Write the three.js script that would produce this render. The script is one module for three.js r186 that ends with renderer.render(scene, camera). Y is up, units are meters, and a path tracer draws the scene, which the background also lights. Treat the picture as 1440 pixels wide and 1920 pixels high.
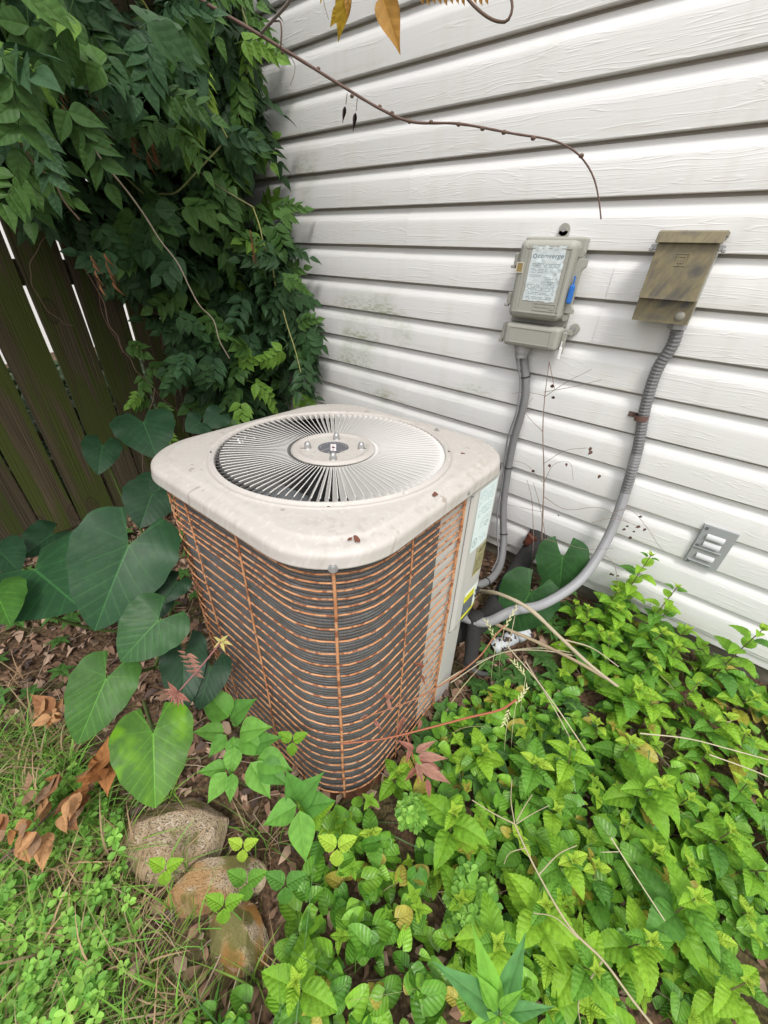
import * as THREE from 'three';
import { mergeGeometries, toCreasedNormals } from 'three/addons/utils/BufferGeometryUtils.js';
import { RoundedBoxGeometry } from 'three/addons/geometries/RoundedBoxGeometry.js';

// ------------------------------------------------------------------ camera, sky, sun, exposure
const scene = new THREE.Scene();
const camera = new THREE.PerspectiveCamera(105.37, 0.75, 0.02, 400);
const CAM = new THREE.Vector3(0, 1.1534, 1.3796), FOCAL = 731.8;
const CF = new THREE.Vector3(), CR = new THREE.Vector3(), CU = new THREE.Vector3();
{
  const yaw = -0.6721, pitch = -0.5828, roll = 0.0422;
  CF.set(Math.sin(yaw) * Math.cos(pitch), Math.sin(pitch), -Math.cos(yaw) * Math.cos(pitch));
  const r = new THREE.Vector3(Math.cos(yaw), 0, Math.sin(yaw)), u = new THREE.Vector3().crossVectors(r, CF);
  CR.copy(r).multiplyScalar(Math.cos(roll)).addScaledVector(u, Math.sin(roll));
  CU.copy(u).multiplyScalar(Math.cos(roll)).addScaledVector(r, -Math.sin(roll));
  camera.position.copy(CAM);
  camera.quaternion.setFromRotationMatrix(new THREE.Matrix4().makeBasis(CR, CU, CF.clone().negate()));
}
scene.add(camera);
const renderer = new THREE.WebGLRenderer({ antialias: true });
renderer.toneMapping = THREE.LinearToneMapping;
renderer.toneMappingExposure = 1.36;
renderer.shadowMap.enabled = true;
{ // bright, even overcast sky, a little brighter overhead and towards the veiled sun
  const w = 256, h = 128, d = new Float32Array(w * h * 4), sun = new THREE.Vector3(0.36, 0.84, 0.46).normalize();
  for (let j = 0; j < h; j++) for (let i = 0; i < w; i++) {
    const el = ((j + 0.5) / h - 0.5) * Math.PI, az = ((i + 0.5) / w - 0.5) * 2 * Math.PI;
    const x = Math.cos(el) * Math.cos(az), y = Math.sin(el), z = Math.cos(el) * Math.sin(az);
    const c = Math.max(0, x * sun.x + y * sun.y + z * sun.z);
    let L = 0.62 + 0.85 * Math.max(0, y) + 0.4 * c * c * c;
    if (y < 0) L = 0.3;
    const k = (j * w + i) * 4;
    d[k] = L; d[k + 1] = L; d[k + 2] = L * 1.01; d[k + 3] = 1;
  }
  const sky = new THREE.DataTexture(d, w, h, THREE.RGBAFormat, THREE.FloatType);
  sky.mapping = THREE.EquirectangularReflectionMapping; sky.magFilter = sky.minFilter = THREE.LinearFilter; sky.needsUpdate = true;
  scene.background = sky; scene.environment = sky;
}
const sunLight = new THREE.DirectionalLight(0xfffaf2, 1.5);
sunLight.position.set(0.36 * 8, 0.84 * 8, 0.46 * 8); sunLight.target.position.set(-0.6, 0.3, 0.6);
sunLight.castShadow = true; sunLight.shadow.radius = 26; sunLight.shadow.mapSize.set(2048, 2048);
Object.assign(sunLight.shadow.camera, { left: -4, right: 4, top: 4, bottom: -4, near: 0.5, far: 30 });
scene.add(sunLight, sunLight.target);

// ------------------------------------------------------------------ helpers
function rng(seed) { let a = seed >>> 0; return () => { a = (a + 0x6d2b79f5) >>> 0; let t = Math.imul(a ^ (a >>> 15), 1 | a); t = (t + Math.imul(t ^ (t >>> 7), 61 | t)) ^ t; return ((t ^ (t >>> 14)) >>> 0) / 4294967296; }; }
const V = (x, y, z) => new THREE.Vector3(x, y, z);
const lerp = (a, b, t) => a + (b - a) * t, clamp = (x, a, b) => Math.min(b, Math.max(a, x)), sstep = (a, b, x) => { const t = clamp((x - a) / (b - a), 0, 1); return t * t * (3 - 2 * t); };
const UP = V(0, 1, 0);
const taken = {};
function numbered(n) { const k = taken[n] = (taken[n] ?? -1) + 1; return k ? n + '_' + String(k).padStart(3, '0') : n; }
function tag(o, label, category, group, kind) { o.userData = { ...o.userData }; if (label) o.userData.label = label; if (category) o.userData.category = category; if (group) o.userData.group = group; if (kind) o.userData.kind = kind; return o; }
function thing(name, label, category, pos, group) { const o = new THREE.Group(); o.name = numbered(name); if (pos) o.position.copy(pos); scene.add(o); return tag(o, label, category, group); }
function part(parent, name, geo, m) { const o = new THREE.Mesh(geo, m); o.name = name; o.castShadow = o.receiveShadow = true; parent.add(o); return o; }
function solo(name, geo, m, label, category, group, kind) { const o = part(scene, numbered(name), geo, m); return tag(o, label, category, group, kind); }
// photograph pixel (1440 x 1920) -> direction of unit depth, then points on planes, on the ground, or at a depth
const dirAt = (px, py) => CF.clone().addScaledVector(CR, (px - 720) / FOCAL).addScaledVector(CU, -(py - 960) / FOCAL);
const along = (px, py, t) => CAM.clone().addScaledVector(dirAt(px, py), t);
const onZ = (px, py, z) => { const d = dirAt(px, py); return CAM.clone().addScaledVector(d, (z - CAM.z) / d.z); };
const onX = (px, py, x) => { const d = dirAt(px, py); return CAM.clone().addScaledVector(d, (x - CAM.x) / d.x); };
const onY = (px, py, y) => { const d = dirAt(px, py); return CAM.clone().addScaledVector(d, (y - CAM.y) / d.y); };
function onGround(px, py, up = 0) { let p = onY(px, py, up); for (let k = 0; k < 6; k++) p = onY(px, py, groundY(p.x, p.z) + up); return p; }
// noise
function hash2(x, y, s) { let h = Math.imul(x | 0, 374761393) ^ Math.imul(y | 0, 668265263) ^ Math.imul(s | 0, 1274126177); h = Math.imul(h ^ (h >>> 13), 1274126177); return ((h ^ (h >>> 16)) >>> 0) / 4294967296; }
function vnoise(x, y, s = 0, px = 0, py = 0) { const xi = Math.floor(x), yi = Math.floor(y), fx = x - xi, fy = y - yi, u = fx * fx * (3 - 2 * fx), v = fy * fy * (3 - 2 * fy); const m = (a, p) => p ? ((a % p) + p) % p : a; const a = m(xi, px), b = m(xi + 1, px), c = m(yi, py), d = m(yi + 1, py); return lerp(lerp(hash2(a, c, s), hash2(b, c, s), u), lerp(hash2(a, d, s), hash2(b, d, s), u), v); }
function fbm(x, y, o = 4, s = 0, px = 0, py = 0) { let r = 0, a = 0.5, n = 0; for (let i = 0; i < o; i++) { r += a * vnoise(x, y, s + i * 17, px, py); n += a; a *= 0.5; x *= 2; y *= 2; px *= 2; py *= 2; } return r / n; }
const groundY = (x, z) => { const base = lerp(0.045, -0.1, sstep(0.0, 0.55, z)) + 0.03 * sstep(1.0, 1.6, z) + 0.05 * sstep(-1.2, -2.0, x); return base + 0.03 * (fbm(x * 2.2 + 7, z * 2.2 + 3, 3, 5) - 0.5); };
// textures
function tex(w, h, fn, srgb = true, rx = 1, ry = 1) {
  const d = new Uint8Array(w * h * 4);
  for (let j = 0; j < h; j++) for (let i = 0; i < w; i++) { const c = fn((i + 0.5) / w, (j + 0.5) / h, i, j), k = (j * w + i) * 4; d[k] = clamp(c[0] * 255, 0, 255); d[k + 1] = clamp(c[1] * 255, 0, 255); d[k + 2] = clamp(c[2] * 255, 0, 255); d[k + 3] = 255; }
  return finish(new THREE.DataTexture(d, w, h, THREE.RGBAFormat), srgb, rx, ry);
}
const gtex = (w, h, fn, rx, ry) => tex(w, h, (u, v, i, j) => { const g = fn(u, v, i, j); return [g, g, g]; }, false, rx, ry);
function finish(t, srgb, rx = 1, ry = 1) { t.wrapS = t.wrapT = THREE.RepeatWrapping; t.repeat.set(rx, ry); t.magFilter = THREE.LinearFilter; t.minFilter = THREE.LinearMipmapLinearFilter; t.generateMipmaps = true; if (srgb) t.colorSpace = THREE.SRGBColorSpace; t.needsUpdate = true; return t; }
function canvasTex(w, h, draw) { const c = document.createElement('canvas'); c.width = w; c.height = h; draw(c.getContext('2d'), w, h); const t = new THREE.CanvasTexture(c); t.colorSpace = THREE.SRGBColorSpace; t.needsUpdate = true; return t; }
const mixc = (a, b, t) => [lerp(a[0], b[0], t), lerp(a[1], b[1], t), lerp(a[2], b[2], t)];
const rgb = (r, g, b) => new THREE.Color().setRGB(r, g, b);
const mat = (color, roughness = 0.7, more = {}) => new THREE.MeshStandardMaterial({ color, roughness, side: THREE.DoubleSide, ...more });
const phys = (color, roughness = 0.7, more = {}) => new THREE.MeshPhysicalMaterial({ color, roughness, side: THREE.DoubleSide, ...more });
// geometry
function grid(nu, nv, fn, uvf) { // fn(u, v) -> Vector3
  const P = [], U = [], I = [];
  for (let j = 0; j <= nv; j++) for (let i = 0; i <= nu; i++) { const p = fn(i / nu, j / nv); P.push(p.x, p.y, p.z); const t = uvf ? uvf(i / nu, j / nv, p) : [i / nu, j / nv]; U.push(t[0], t[1]); }
  for (let j = 0; j < nv; j++) for (let i = 0; i < nu; i++) { const a = j * (nu + 1) + i, b = a + 1, c = a + nu + 1, d = c + 1; I.push(a, b, d, a, d, c); }
  const g = new THREE.BufferGeometry(); g.setAttribute('position', new THREE.Float32BufferAttribute(P, 3)); g.setAttribute('uv', new THREE.Float32BufferAttribute(U, 2)); g.setIndex(I); g.computeVertexNormals(); return g;
}
function tube(pts, r0, r1 = r0, seg = 0, rad = 6, wob = 0) { // tapered tube through points, ends closed; uv in metres
  const c = new THREE.CatmullRomCurve3(pts, false, 'centripetal'), n = seg || Math.max(2, pts.length * 4), L = c.getLength(), fr = c.computeFrenetFrames(n, false), P = [], U = [], I = [];
  for (let i = 0; i <= n; i++) { const t = i / n, p = c.getPointAt(t), r = lerp(r0, r1, t) * (1 + wob * (hash2(i, 3, 9) - 0.5));
    for (let k = 0; k <= rad; k++) { const a = k / rad * Math.PI * 2, q = p.clone().addScaledVector(fr.normals[i], Math.cos(a) * r).addScaledVector(fr.binormals[i], Math.sin(a) * r); P.push(q.x, q.y, q.z); U.push(k / rad * 6.28 * r0, t * L); } }
  for (let i = 0; i < n; i++) for (let k = 0; k < rad; k++) { const a = i * (rad + 1) + k, b = a + 1, d = a + rad + 1, e = d + 1; I.push(a, b, e, a, e, d); }
  const a0 = P.length / 3, p0 = c.getPointAt(0), p1 = c.getPointAt(1); P.push(p0.x, p0.y, p0.z, p1.x, p1.y, p1.z); U.push(0, 0, 0, L);
  for (let k = 0; k < rad; k++) { I.push(a0, k + 1, k); const b = n * (rad + 1); I.push(a0 + 1, b + k, b + k + 1); }
  const g = new THREE.BufferGeometry(); g.setAttribute('position', new THREE.Float32BufferAttribute(P, 3)); g.setAttribute('uv', new THREE.Float32BufferAttribute(U, 2)); g.setIndex(I); g.computeVertexNormals(); return g;
}
const box = (w, h, d, x = 0, y = 0, z = 0, r = 0.002, s = 2) => { const g = new RoundedBoxGeometry(w, h, d, s, Math.min(r, w / 2.01, h / 2.01, d / 2.01)); g.translate(x, y, z); return g; };
const cyl = (r0, r1, h, x, y, z, n = 16) => { const g = new THREE.CylinderGeometry(r0, r1, h, n); g.translate(x, y, z); return g; };
function merged(list) { return mergeGeometries(list.map((g) => { const q = g.index ? g.toNonIndexed() : g; for (const k of Object.keys(q.attributes)) if (!['position', 'normal', 'uv'].includes(k)) q.deleteAttribute(k); return q; })); }
function mergedIdx(list) { return mergeGeometries(list); }
function place(o, pos, axis, normal, s = 1) { // local +z along axis, +y along normal
  const z = axis.clone().normalize(), x = new THREE.Vector3().crossVectors(normal, z).normalize(), y = new THREE.Vector3().crossVectors(z, x);
  const m = new THREE.Matrix4().makeBasis(x, y, z); if (typeof s === 'number') m.scale(V(s, s, s)); else m.scale(s); m.setPosition(pos); m.decompose(o.position, o.quaternion, o.scale); return o;
}
function matOf(pos, axis, normal, s = 1) { const o = new THREE.Object3D(); place(o, pos, axis, normal, s); o.updateMatrix(); return o.matrix.clone(); }
const inPoly = (p, x, y) => { let c = false; for (let i = 0, j = p.length - 1; i < p.length; j = i++) if ((p[i][1] > y) !== (p[j][1] > y) && x < (p[j][0] - p[i][0]) * (y - p[i][1]) / (p[j][1] - p[i][1]) + p[i][0]) c = !c; return c; };
// a leaf blade: side(u) -> [inner, outer] half widths at u along the blade from z0 to 1 (length 1), bend(x, z) -> height
function blade(nu, nv, z0, side, bend) {
  const P = [], U = [], I = []; let W = 0; for (let i = 0; i <= 40; i++) W = Math.max(W, side(i / 40)[1]);
  for (const s of [-1, 1]) { const o = P.length / 3;
    for (let i = 0; i <= nu; i++) { const u = i / nu, [a, b] = side(u), z = lerp(z0, 1, u); for (let k = 0; k <= nv; k++) { const x = s * lerp(a, b, k / nv); P.push(x, bend(x, z), z); U.push(x / W * 0.5 + 0.5, (z - z0) / (1 - z0)); } }
    for (let i = 0; i < nu; i++) for (let k = 0; k < nv; k++) { const a = o + i * (nv + 1) + k, b = a + 1, c = a + nv + 1, d = c + 1; if (s > 0) I.push(a, c, d, a, d, b); else I.push(a, d, c, a, b, d); } }
  const g = new THREE.BufferGeometry(); g.setAttribute('position', new THREE.Float32BufferAttribute(P, 3)); g.setAttribute('uv', new THREE.Float32BufferAttribute(U, 2)); g.setIndex(I); g.computeVertexNormals(); return g;
}
// ------------------------------------------------------------------ ground
const soilMap = tex(1024, 1024, (u, v) => { const n = fbm(u * 12, v * 12, 5, 3, 12, 12), f = vnoise(u * 220, v * 220, 8, 220, 220), m = fbm(u * 5, v * 5, 3, 40, 5, 5); let c = mixc([0.27, 0.2, 0.14], [0.42, 0.33, 0.25], n); c = mixc(c, [0.3, 0.29, 0.16], sstep(0.5, 0.7, m) * 0.6); const k = 0.75 + 0.5 * f; return [c[0] * k, c[1] * k, c[2] * k]; });
const soilBump = gtex(512, 512, (u, v) => 0.6 * fbm(u * 24, v * 24, 5, 21, 24, 24) + 0.4 * vnoise(u * 110, v * 110, 4, 110, 110));
const soilMat = mat(0xffffff, 0.95, { map: soilMap, bumpMap: soilBump, bumpScale: 0.02 });
{
  const n = 260, f = (s) => { const t = s * 2 - 1, q = Math.abs(t); return Math.sign(t) * (q * 2.6 + 120 * Math.pow(q, 9)); };
  const g = grid(n, n, (u, v) => { const x = f(u) - 0.5, z = f(1 - v) + 0.6; const far = sstep(4, 9, Math.hypot(x, z)); return V(x, lerp(groundY(x, z) + 0.012 * (fbm(x * 14, z * 14, 3, 77) - 0.5), -0.1, far), z); }, (u, v, p) => [p.x / 0.9, p.z / 0.9]);
  solo('ground', g, soilMat, 'brown soil with scattered leaf litter around the outdoor unit', null, null, 'structure');
}
// ------------------------------------------------------------------ house wall with lapped vinyl siding
const PITCH = 0.1143, WALL_L = -2.07, WALL_R = 2.6, yLip = (n) => 1.64 - n * PITCH + (n % 2 ? 0.0013 : 0);
const grainBump = gtex(2048, 1024, (u, v) => { // embossed wood grain: contour lines of a stretched noise
  const w = fbm(u * 7, v * 11, 3, 11, 7, 11), q = fbm(u * 5, v * 60, 3, 31, 5, 60);
  const f = v * 96 + w * 5.5 + q * 4.5, d = Math.abs((f - Math.floor(f)) - 0.5) * 2, on = sstep(0.34, 0.56, fbm(u * 7, v * 64, 2, 51, 7, 64));
  return 0.42 + 0.58 * sstep(0.72, 0.98, d) * on + 0.16 * (vnoise(u * 60, v * 500, 61, 60, 500) - 0.5);
});
const wallMap = tex(2048, 1024, (u, v) => { // real dirt on the plastic: green algae low on the left, thin brown streaks above the laps
  const x = lerp(WALL_L, WALL_R, u), y = lerp(0, 2.4, v), k = (1.64 - y) / PITCH, fr = k - Math.floor(k); // fr 0 just under a lip, 1 at the lip's bottom
  let c = [0.9, 0.897, 0.893]; const n = fbm(x * 3, y * 3, 4, 5); c = mixc(c, [0.865, 0.865, 0.865], n * 0.8);
  const streak = fbm(x * 5, y * 70, 3, 9), low = sstep(0.45, 1, fr);
  const alg = sstep(0.48, 0.72, fbm(x * 4.5, y * 5, 3, 15) * 0.62 + 0.36 * Math.exp(-(((x + 1.15) / 0.42) ** 2) - (((y - 0.82) / 0.26) ** 2)) + 0.12 * Math.exp(-(((x + 1.5) / 0.4) ** 2) - (((y - 1.42) / 0.25) ** 2)));
  const spots = sstep(0.42, 0.68, fbm(x * 60, y * 190, 3, 23)) * (0.25 + 0.75 * low);
  c = mixc(c, [0.5, 0.52, 0.36], clamp(alg * spots * 0.85, 0, 0.8));
  c = mixc(c, [0.68, 0.71, 0.65], 0.42 * alg);
  c = mixc(c, [0.74, 0.7, 0.62], 0.13 * sstep(0.5, 0.8, fbm(x * 28, y * 2.2, 3, 71)) * sstep(0.15, 0.6, fr) * 0.6);
  c = mixc(c, [0.72, 0.66, 0.55], 0.3 * sstep(0.5, 0.75, streak) * sstep(0.25, 0.02, y));
  c = mixc(c, [0.78, 0.75, 0.7], 0.35 * sstep(0.55, 0.8, streak) * sstep(0.72, 1, fr));
  c = mixc(c, [0.76, 0.68, 0.6], 0.3 * sstep(0.13, 0.0, fr) * (0.4 + 0.6 * streak));
  return c;
});
const grainB = grainBump; grainB.channel = 1;
const vinyl = mat(0xffffff, 0.5, { map: wallMap, bumpMap: grainB, bumpScale: 0.0007 });
const houseWall = thing('house_wall', 'house wall clad in white wood grained vinyl siding', 'wall', V(0, 0, 0));
{
  const prof = (yb, yt) => { const h = yt - yb, f = yb + h * 0.62; return [[yb + 0.006, -0.012], [yb + 0.0015, -0.011], [yb + 0.0006, 0.012], [yb, 0.0222], [yb + 0.0015, 0.0242], [yb + 0.02, 0.0246], [f - 0.008, 0.0242], [f, 0.0235], [f + h * 0.05, 0.022], [f + h * 0.11, 0.0186], [f + h * 0.17, 0.0142], [f + h * 0.23, 0.0105], [yt - 0.0085, 0.0086], [yt - 0.0078, 0.0078], [yt - 0.0078, -0.013], [yt + 0.004, -0.0135]]; };
  const r = rng(5);
  function panel(n0, n1, x0, x1, dz) { // courses n0..n1 (n grows downwards) in one panel
    const list = [];
    for (let n = n0; n <= n1; n++) { const p = prof(yLip(n), yLip(n - 1)), du = r() * 5, dv = r();
      const nx = Math.max(2, Math.round((x1 - x0) / 0.14)), ph = r() * 9;
      const P = [], U = [], W = [], I = [];
      for (let i = 0; i <= nx; i++) { const x = lerp(x0, x1, i / nx), wv = 0.0009 * Math.sin(x * 3.1 + ph) + 0.0006 * Math.sin(x * 7.7 + ph * 2);
        for (const [y, z] of p) { P.push(x, y, z + dz + wv * 0.8); U.push((x - WALL_L) / (WALL_R - WALL_L), y / 2.4); W.push(x / 2.2 + du, (y - p[0][0]) / 0.9 + dv); } }
      const m = p.length; for (let i = 0; i < nx; i++) for (let k = 0; k < m - 1; k++) { const a = i * m + k, b = a + 1, c = a + m, d = c + 1; I.push(a, c, d, a, d, b); }
      const g = new THREE.BufferGeometry(); g.setAttribute('position', new THREE.Float32BufferAttribute(P, 3)); g.setAttribute('uv', new THREE.Float32BufferAttribute(U, 2)); g.setAttribute('uv1', new THREE.Float32BufferAttribute(W, 2)); g.setIndex(I); list.push(toCreasedNormals(g, 0.6)); }
    part(houseWall, 'siding_panel', mergeGeometries(list), vinyl);
  }
  const seams = { '-7': 0.9, '-5': -0.4, '-3': 1.3, '-1': 0.5, 1: 1.1, 3: -1.008, 5: -0.297, 7: 0.9, 9: -0.972, 11: 0.62 };
  for (let n = -9; n <= 11; n += 2) { const s = seams[n] ?? 0.3; panel(n, n + 1, WALL_L, s, 0); panel(n, n + 1, s - 0.02, WALL_R, 0.0016); }
  panel(13, 13, WALL_L, WALL_R, 0);
  const y0 = yLip(13);
  part(houseWall, 'starter_strip', merged([box(WALL_R - WALL_L, 0.011, 0.017, (WALL_L + WALL_R) / 2, y0 - 0.007, 0.011, 0.003), box(WALL_R - WALL_L, 0.03, 0.012, (WALL_L + WALL_R) / 2, y0 - 0.03, 0.007, 0.003)]), mat(rgb(0.74, 0.735, 0.72), 0.5));
  part(houseWall, 'sheathing', box(WALL_R - WALL_L, 2.9, 0.14, (WALL_L + WALL_R) / 2, y0 + 1.41, -0.069, 0.004), mat(rgb(0.5, 0.48, 0.45), 0.9));
  part(houseWall, 'corner_trim', box(0.03, 2.8, 0.03, WALL_L - 0.016, y0 + 1.38, 0.008, 0.004), mat(rgb(0.76, 0.76, 0.75), 0.5));
  const conc = tex(512, 512, (u, v) => { const n = fbm(u * 8, v * 8, 5, 2, 8, 8), f = vnoise(u * 120, v * 120, 3, 120, 120), k = 0.8 + 0.35 * f; const c = mixc([0.36, 0.34, 0.29], [0.52, 0.5, 0.45], n); return c.map((t) => t * k); });
  solo('foundation', box(WALL_R - WALL_L + 0.02, 0.9, 0.16, (WALL_L + WALL_R) / 2, y0 - 0.482, -0.085, 0.004), mat(0xffffff, 0.9, { map: conc, bumpMap: conc, bumpScale: 0.004 }), 'grey concrete foundation below the white siding', null, null, 'structure');
}
// ------------------------------------------------------------------ wooden privacy fence
const woodMap = (seed) => tex(256, 1024, (u, v) => { const w = fbm(u * 5, v * 3, 3, seed, 5, 3), g = fbm(u * 15 + w * 5, v * 3, 5, seed + 3), moss = sstep(0.42, 0.62, fbm(u * 3, v * 5, 4, seed + 9)); let c = mixc([0.27, 0.235, 0.165], [0.43, 0.385, 0.29], g); c = mixc(c, [0.3, 0.34, 0.12], moss);
  for (const [kx, ky] of [[0.3 + 0.4 * hash2(seed, 1, 1), 0.25 + 0.05 * hash2(seed, 2, 1)], [0.35, 0.62 + 0.2 * hash2(seed, 4, 1)]]) { const d = Math.hypot((u - kx) / 0.16, (v - ky) / 0.02); c = mixc(c, [0.16, 0.12, 0.08], sstep(1.15, 0.95, d) * sstep(0.7, 0.95, d) * 0.4); c = mixc(c, [0.3, 0.25, 0.17], sstep(0.9, 0.5, d) * 0.6); } return c; });
{
  const fence = thing('wooden_fence', 'weathered mossy wooden plank fence with bright gaps behind the vine', 'fence', V(-2.1, 0, 0));
  const maps = [71, 72, 73, 74].map(woodMap), bump = gtex(256, 1024, (u, v) => fbm(u * 40 + 3 * fbm(u * 4, v * 3, 2, 6), v * 5, 4, 45));
  const mats = maps.map((m, i) => mat(new THREE.Color().setScalar(0.58 + 0.05 * i), 0.95, { map: m, bumpMap: bump, bumpScale: 0.003 }));
  const gaps = [[-0.01, 0.005], [0.165, 0.008], [0.325, 0.006], [0.485, 0.007], [0.622, 0.012], [0.79, 0.008], [0.945, 0.013], [1.1, 0.01], [1.243, 0.007], [1.4, 0.008], [1.555, 0.006], [1.71, 0.009], [1.87, 0.006], [2.03, 0.008], [2.19, 0.006]], r = rng(31);
  for (let i = 0; i < gaps.length - 1; i++) { const z0 = gaps[i][0] + gaps[i][1] / 2, z1 = gaps[i + 1][0] - gaps[i + 1][1] / 2, w = z1 - z0, h = 2.2 + r() * 0.03, ph = r() * 9;
    const g = new THREE.BoxGeometry(0.017, h, w, 1, 24, 3), p = g.attributes.position, uv = g.attributes.uv;
    for (let k = 0; k < p.count; k++) { const y = p.getY(k), z = p.getZ(k), e = Math.sign(z) * (Math.abs(z) > w * 0.4 ? 1 : 0); p.setZ(k, z + e * 0.0016 * Math.sin(y * 9 + ph + e * 2) - e * 0.0008); p.setX(k, p.getX(k) + 0.004 * Math.sin(y * 1.3 + ph) + 0.0022 * Math.cos(z / w * 3 + ph)); uv.setXY(k, z / w + 0.5 + (i % 3) * 0.31, y / 2.3 + 0.5 + i * 0.37); }
    g.computeVertexNormals(); const m = part(fence, 'plank', g, mats[i % 4]); m.position.set(-0.009, h / 2 + 0.005, (z0 + z1) / 2); m.rotation.y = (r() - 0.5) * 0.02; }
  for (const y of [0.3, 1.05, 1.85]) part(fence, 'rail', box(0.038, 0.085, 2.25, -0.04, y, 1.09, 0.004), mats[1]);
  for (const z of [0.1, 2.1]) part(fence, 'post', box(0.09, 2.1, 0.09, -0.11, 1.0, z, 0.005), mats[2]);
}
{ // a pale house far beyond the fence, seen only through its gaps
  const o = thing('neighbour_house', 'pale house wall seen in slivers through the fence gaps', 'house', V(-6.4, -0.1, 0.5));
  part(o, 'wall', box(0.3, 4.5, 16, -0.15, 2.25, 0, 0.01), mat(rgb(0.8, 0.79, 0.78), 0.8));
  part(o, 'roof', box(3.6, 0.12, 16.6, -1.6, 4.58, 0, 0.02), mat(rgb(0.2, 0.19, 0.18), 0.9));
}
// ------------------------------------------------------------------ outdoor air conditioning unit
const AC = thing('air_conditioner', 'beige outdoor air conditioning unit with round fan grille and rusty wire guard', 'air conditioner');
AC.position.set(-0.6579, 0.7494, 0.7645); AC.rotation.set(-0.025, 0.014, 0.028, 'XZY'); // origin at the centre of the top
const speck = (u, v, s, k) => sstep(k, k + 0.04, vnoise(u * 90, v * 90, s, 90, 90) * 0.6 + 0.4 * vnoise(u * 23, v * 23, s + 1, 23, 23));
const beigeMap = tex(1024, 1024, (u, v) => { let c = mixc([0.775, 0.755, 0.735], [0.82, 0.805, 0.79], fbm(u * 5, v * 5, 4, 3, 5, 5)); c = mixc(c, [0.72, 0.69, 0.66], 0.5 * sstep(0.5, 0.75, fbm(u * 70, v * 70, 4, 8, 70, 70)) * sstep(0.3, 0.7, fbm(u * 9, v * 9, 3, 38, 9, 9))); c = mixc(c, [0.55, 0.5, 0.45], 0.45 * speck(u, v, 12, 0.84)); c = mixc(c, [0.9, 0.885, 0.87], 0.3 * sstep(0.6, 0.78, fbm(u * 110, v * 110, 3, 18, 110, 110))); return c; });
const beigeBump = gtex(512, 512, (u, v) => fbm(u * 60, v * 60, 3, 4, 60, 60));
const beige = mat(rgb(0.79, 0.78, 0.765), 0.5, { map: beigeMap, bumpMap: beigeBump, bumpScale: 0.0007 });
const bladeMat = mat(rgb(0.56, 0.545, 0.525), 0.55);
const panelMat = mat(rgb(0.55, 0.535, 0.515), 0.5, { bumpMap: beigeBump, bumpScale: 0.0004 });
const zinc = mat(rgb(0.42, 0.42, 0.42), 0.42, { metalness: 0.7 });
const rustMap = tex(512, 512, (u, v) => { const n = fbm(u * 30, v * 30, 4, 5, 30, 30), m = fbm(u * 12, v * 70, 3, 25, 12, 70); let c = mixc([0.66, 0.43, 0.28], [0.85, 0.65, 0.49], n); c = mixc(c, [0.46, 0.26, 0.17], 0.7 * sstep(0.52, 0.68, m)); c = mixc(c, [0.72, 0.6, 0.5], sstep(0.6, 0.74, fbm(u * 18, v * 50, 3, 65, 18, 50)) * 0.6); return c; });
const rust = mat(0xffffff, 0.85, { map: rustMap, bumpMap: rustMap, bumpScale: 0.0015 });
const roundedR = (th, h, r) => { // distance to a rounded square's outline in direction th
  const a = Math.abs(Math.cos(th)), b = Math.abs(Math.sin(th)), m = Math.max(a, b), n = Math.min(a, b), t = h / m; if (n * t <= h - r) return t;
  const c = h - r, bq = c * (a + b), cq = 2 * c * c - r * r; return bq + Math.sqrt(Math.max(0, bq * bq - cq)); };
function loft(rings, n, uvs = 1) { // rings: [radius(th), y]
  const g = grid(n, rings.length - 1, (u, v) => { const th = u * Math.PI * 2, k = Math.round(v * (rings.length - 1)), [f, y] = rings[k], r = typeof f === 'number' ? f : f(th); return V(r * Math.cos(th), y, r * Math.sin(th)); }, (u, v, p) => [p.x * uvs + 0.5, p.z * uvs + 0.5 + p.y * 0.7]);
  const idx = g.index.array; for (let i = 0; i < idx.length; i += 3) { const t = idx[i]; idx[i] = idx[i + 1]; idx[i + 1] = t; } g.computeVertexNormals(); return g;
}
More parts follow.
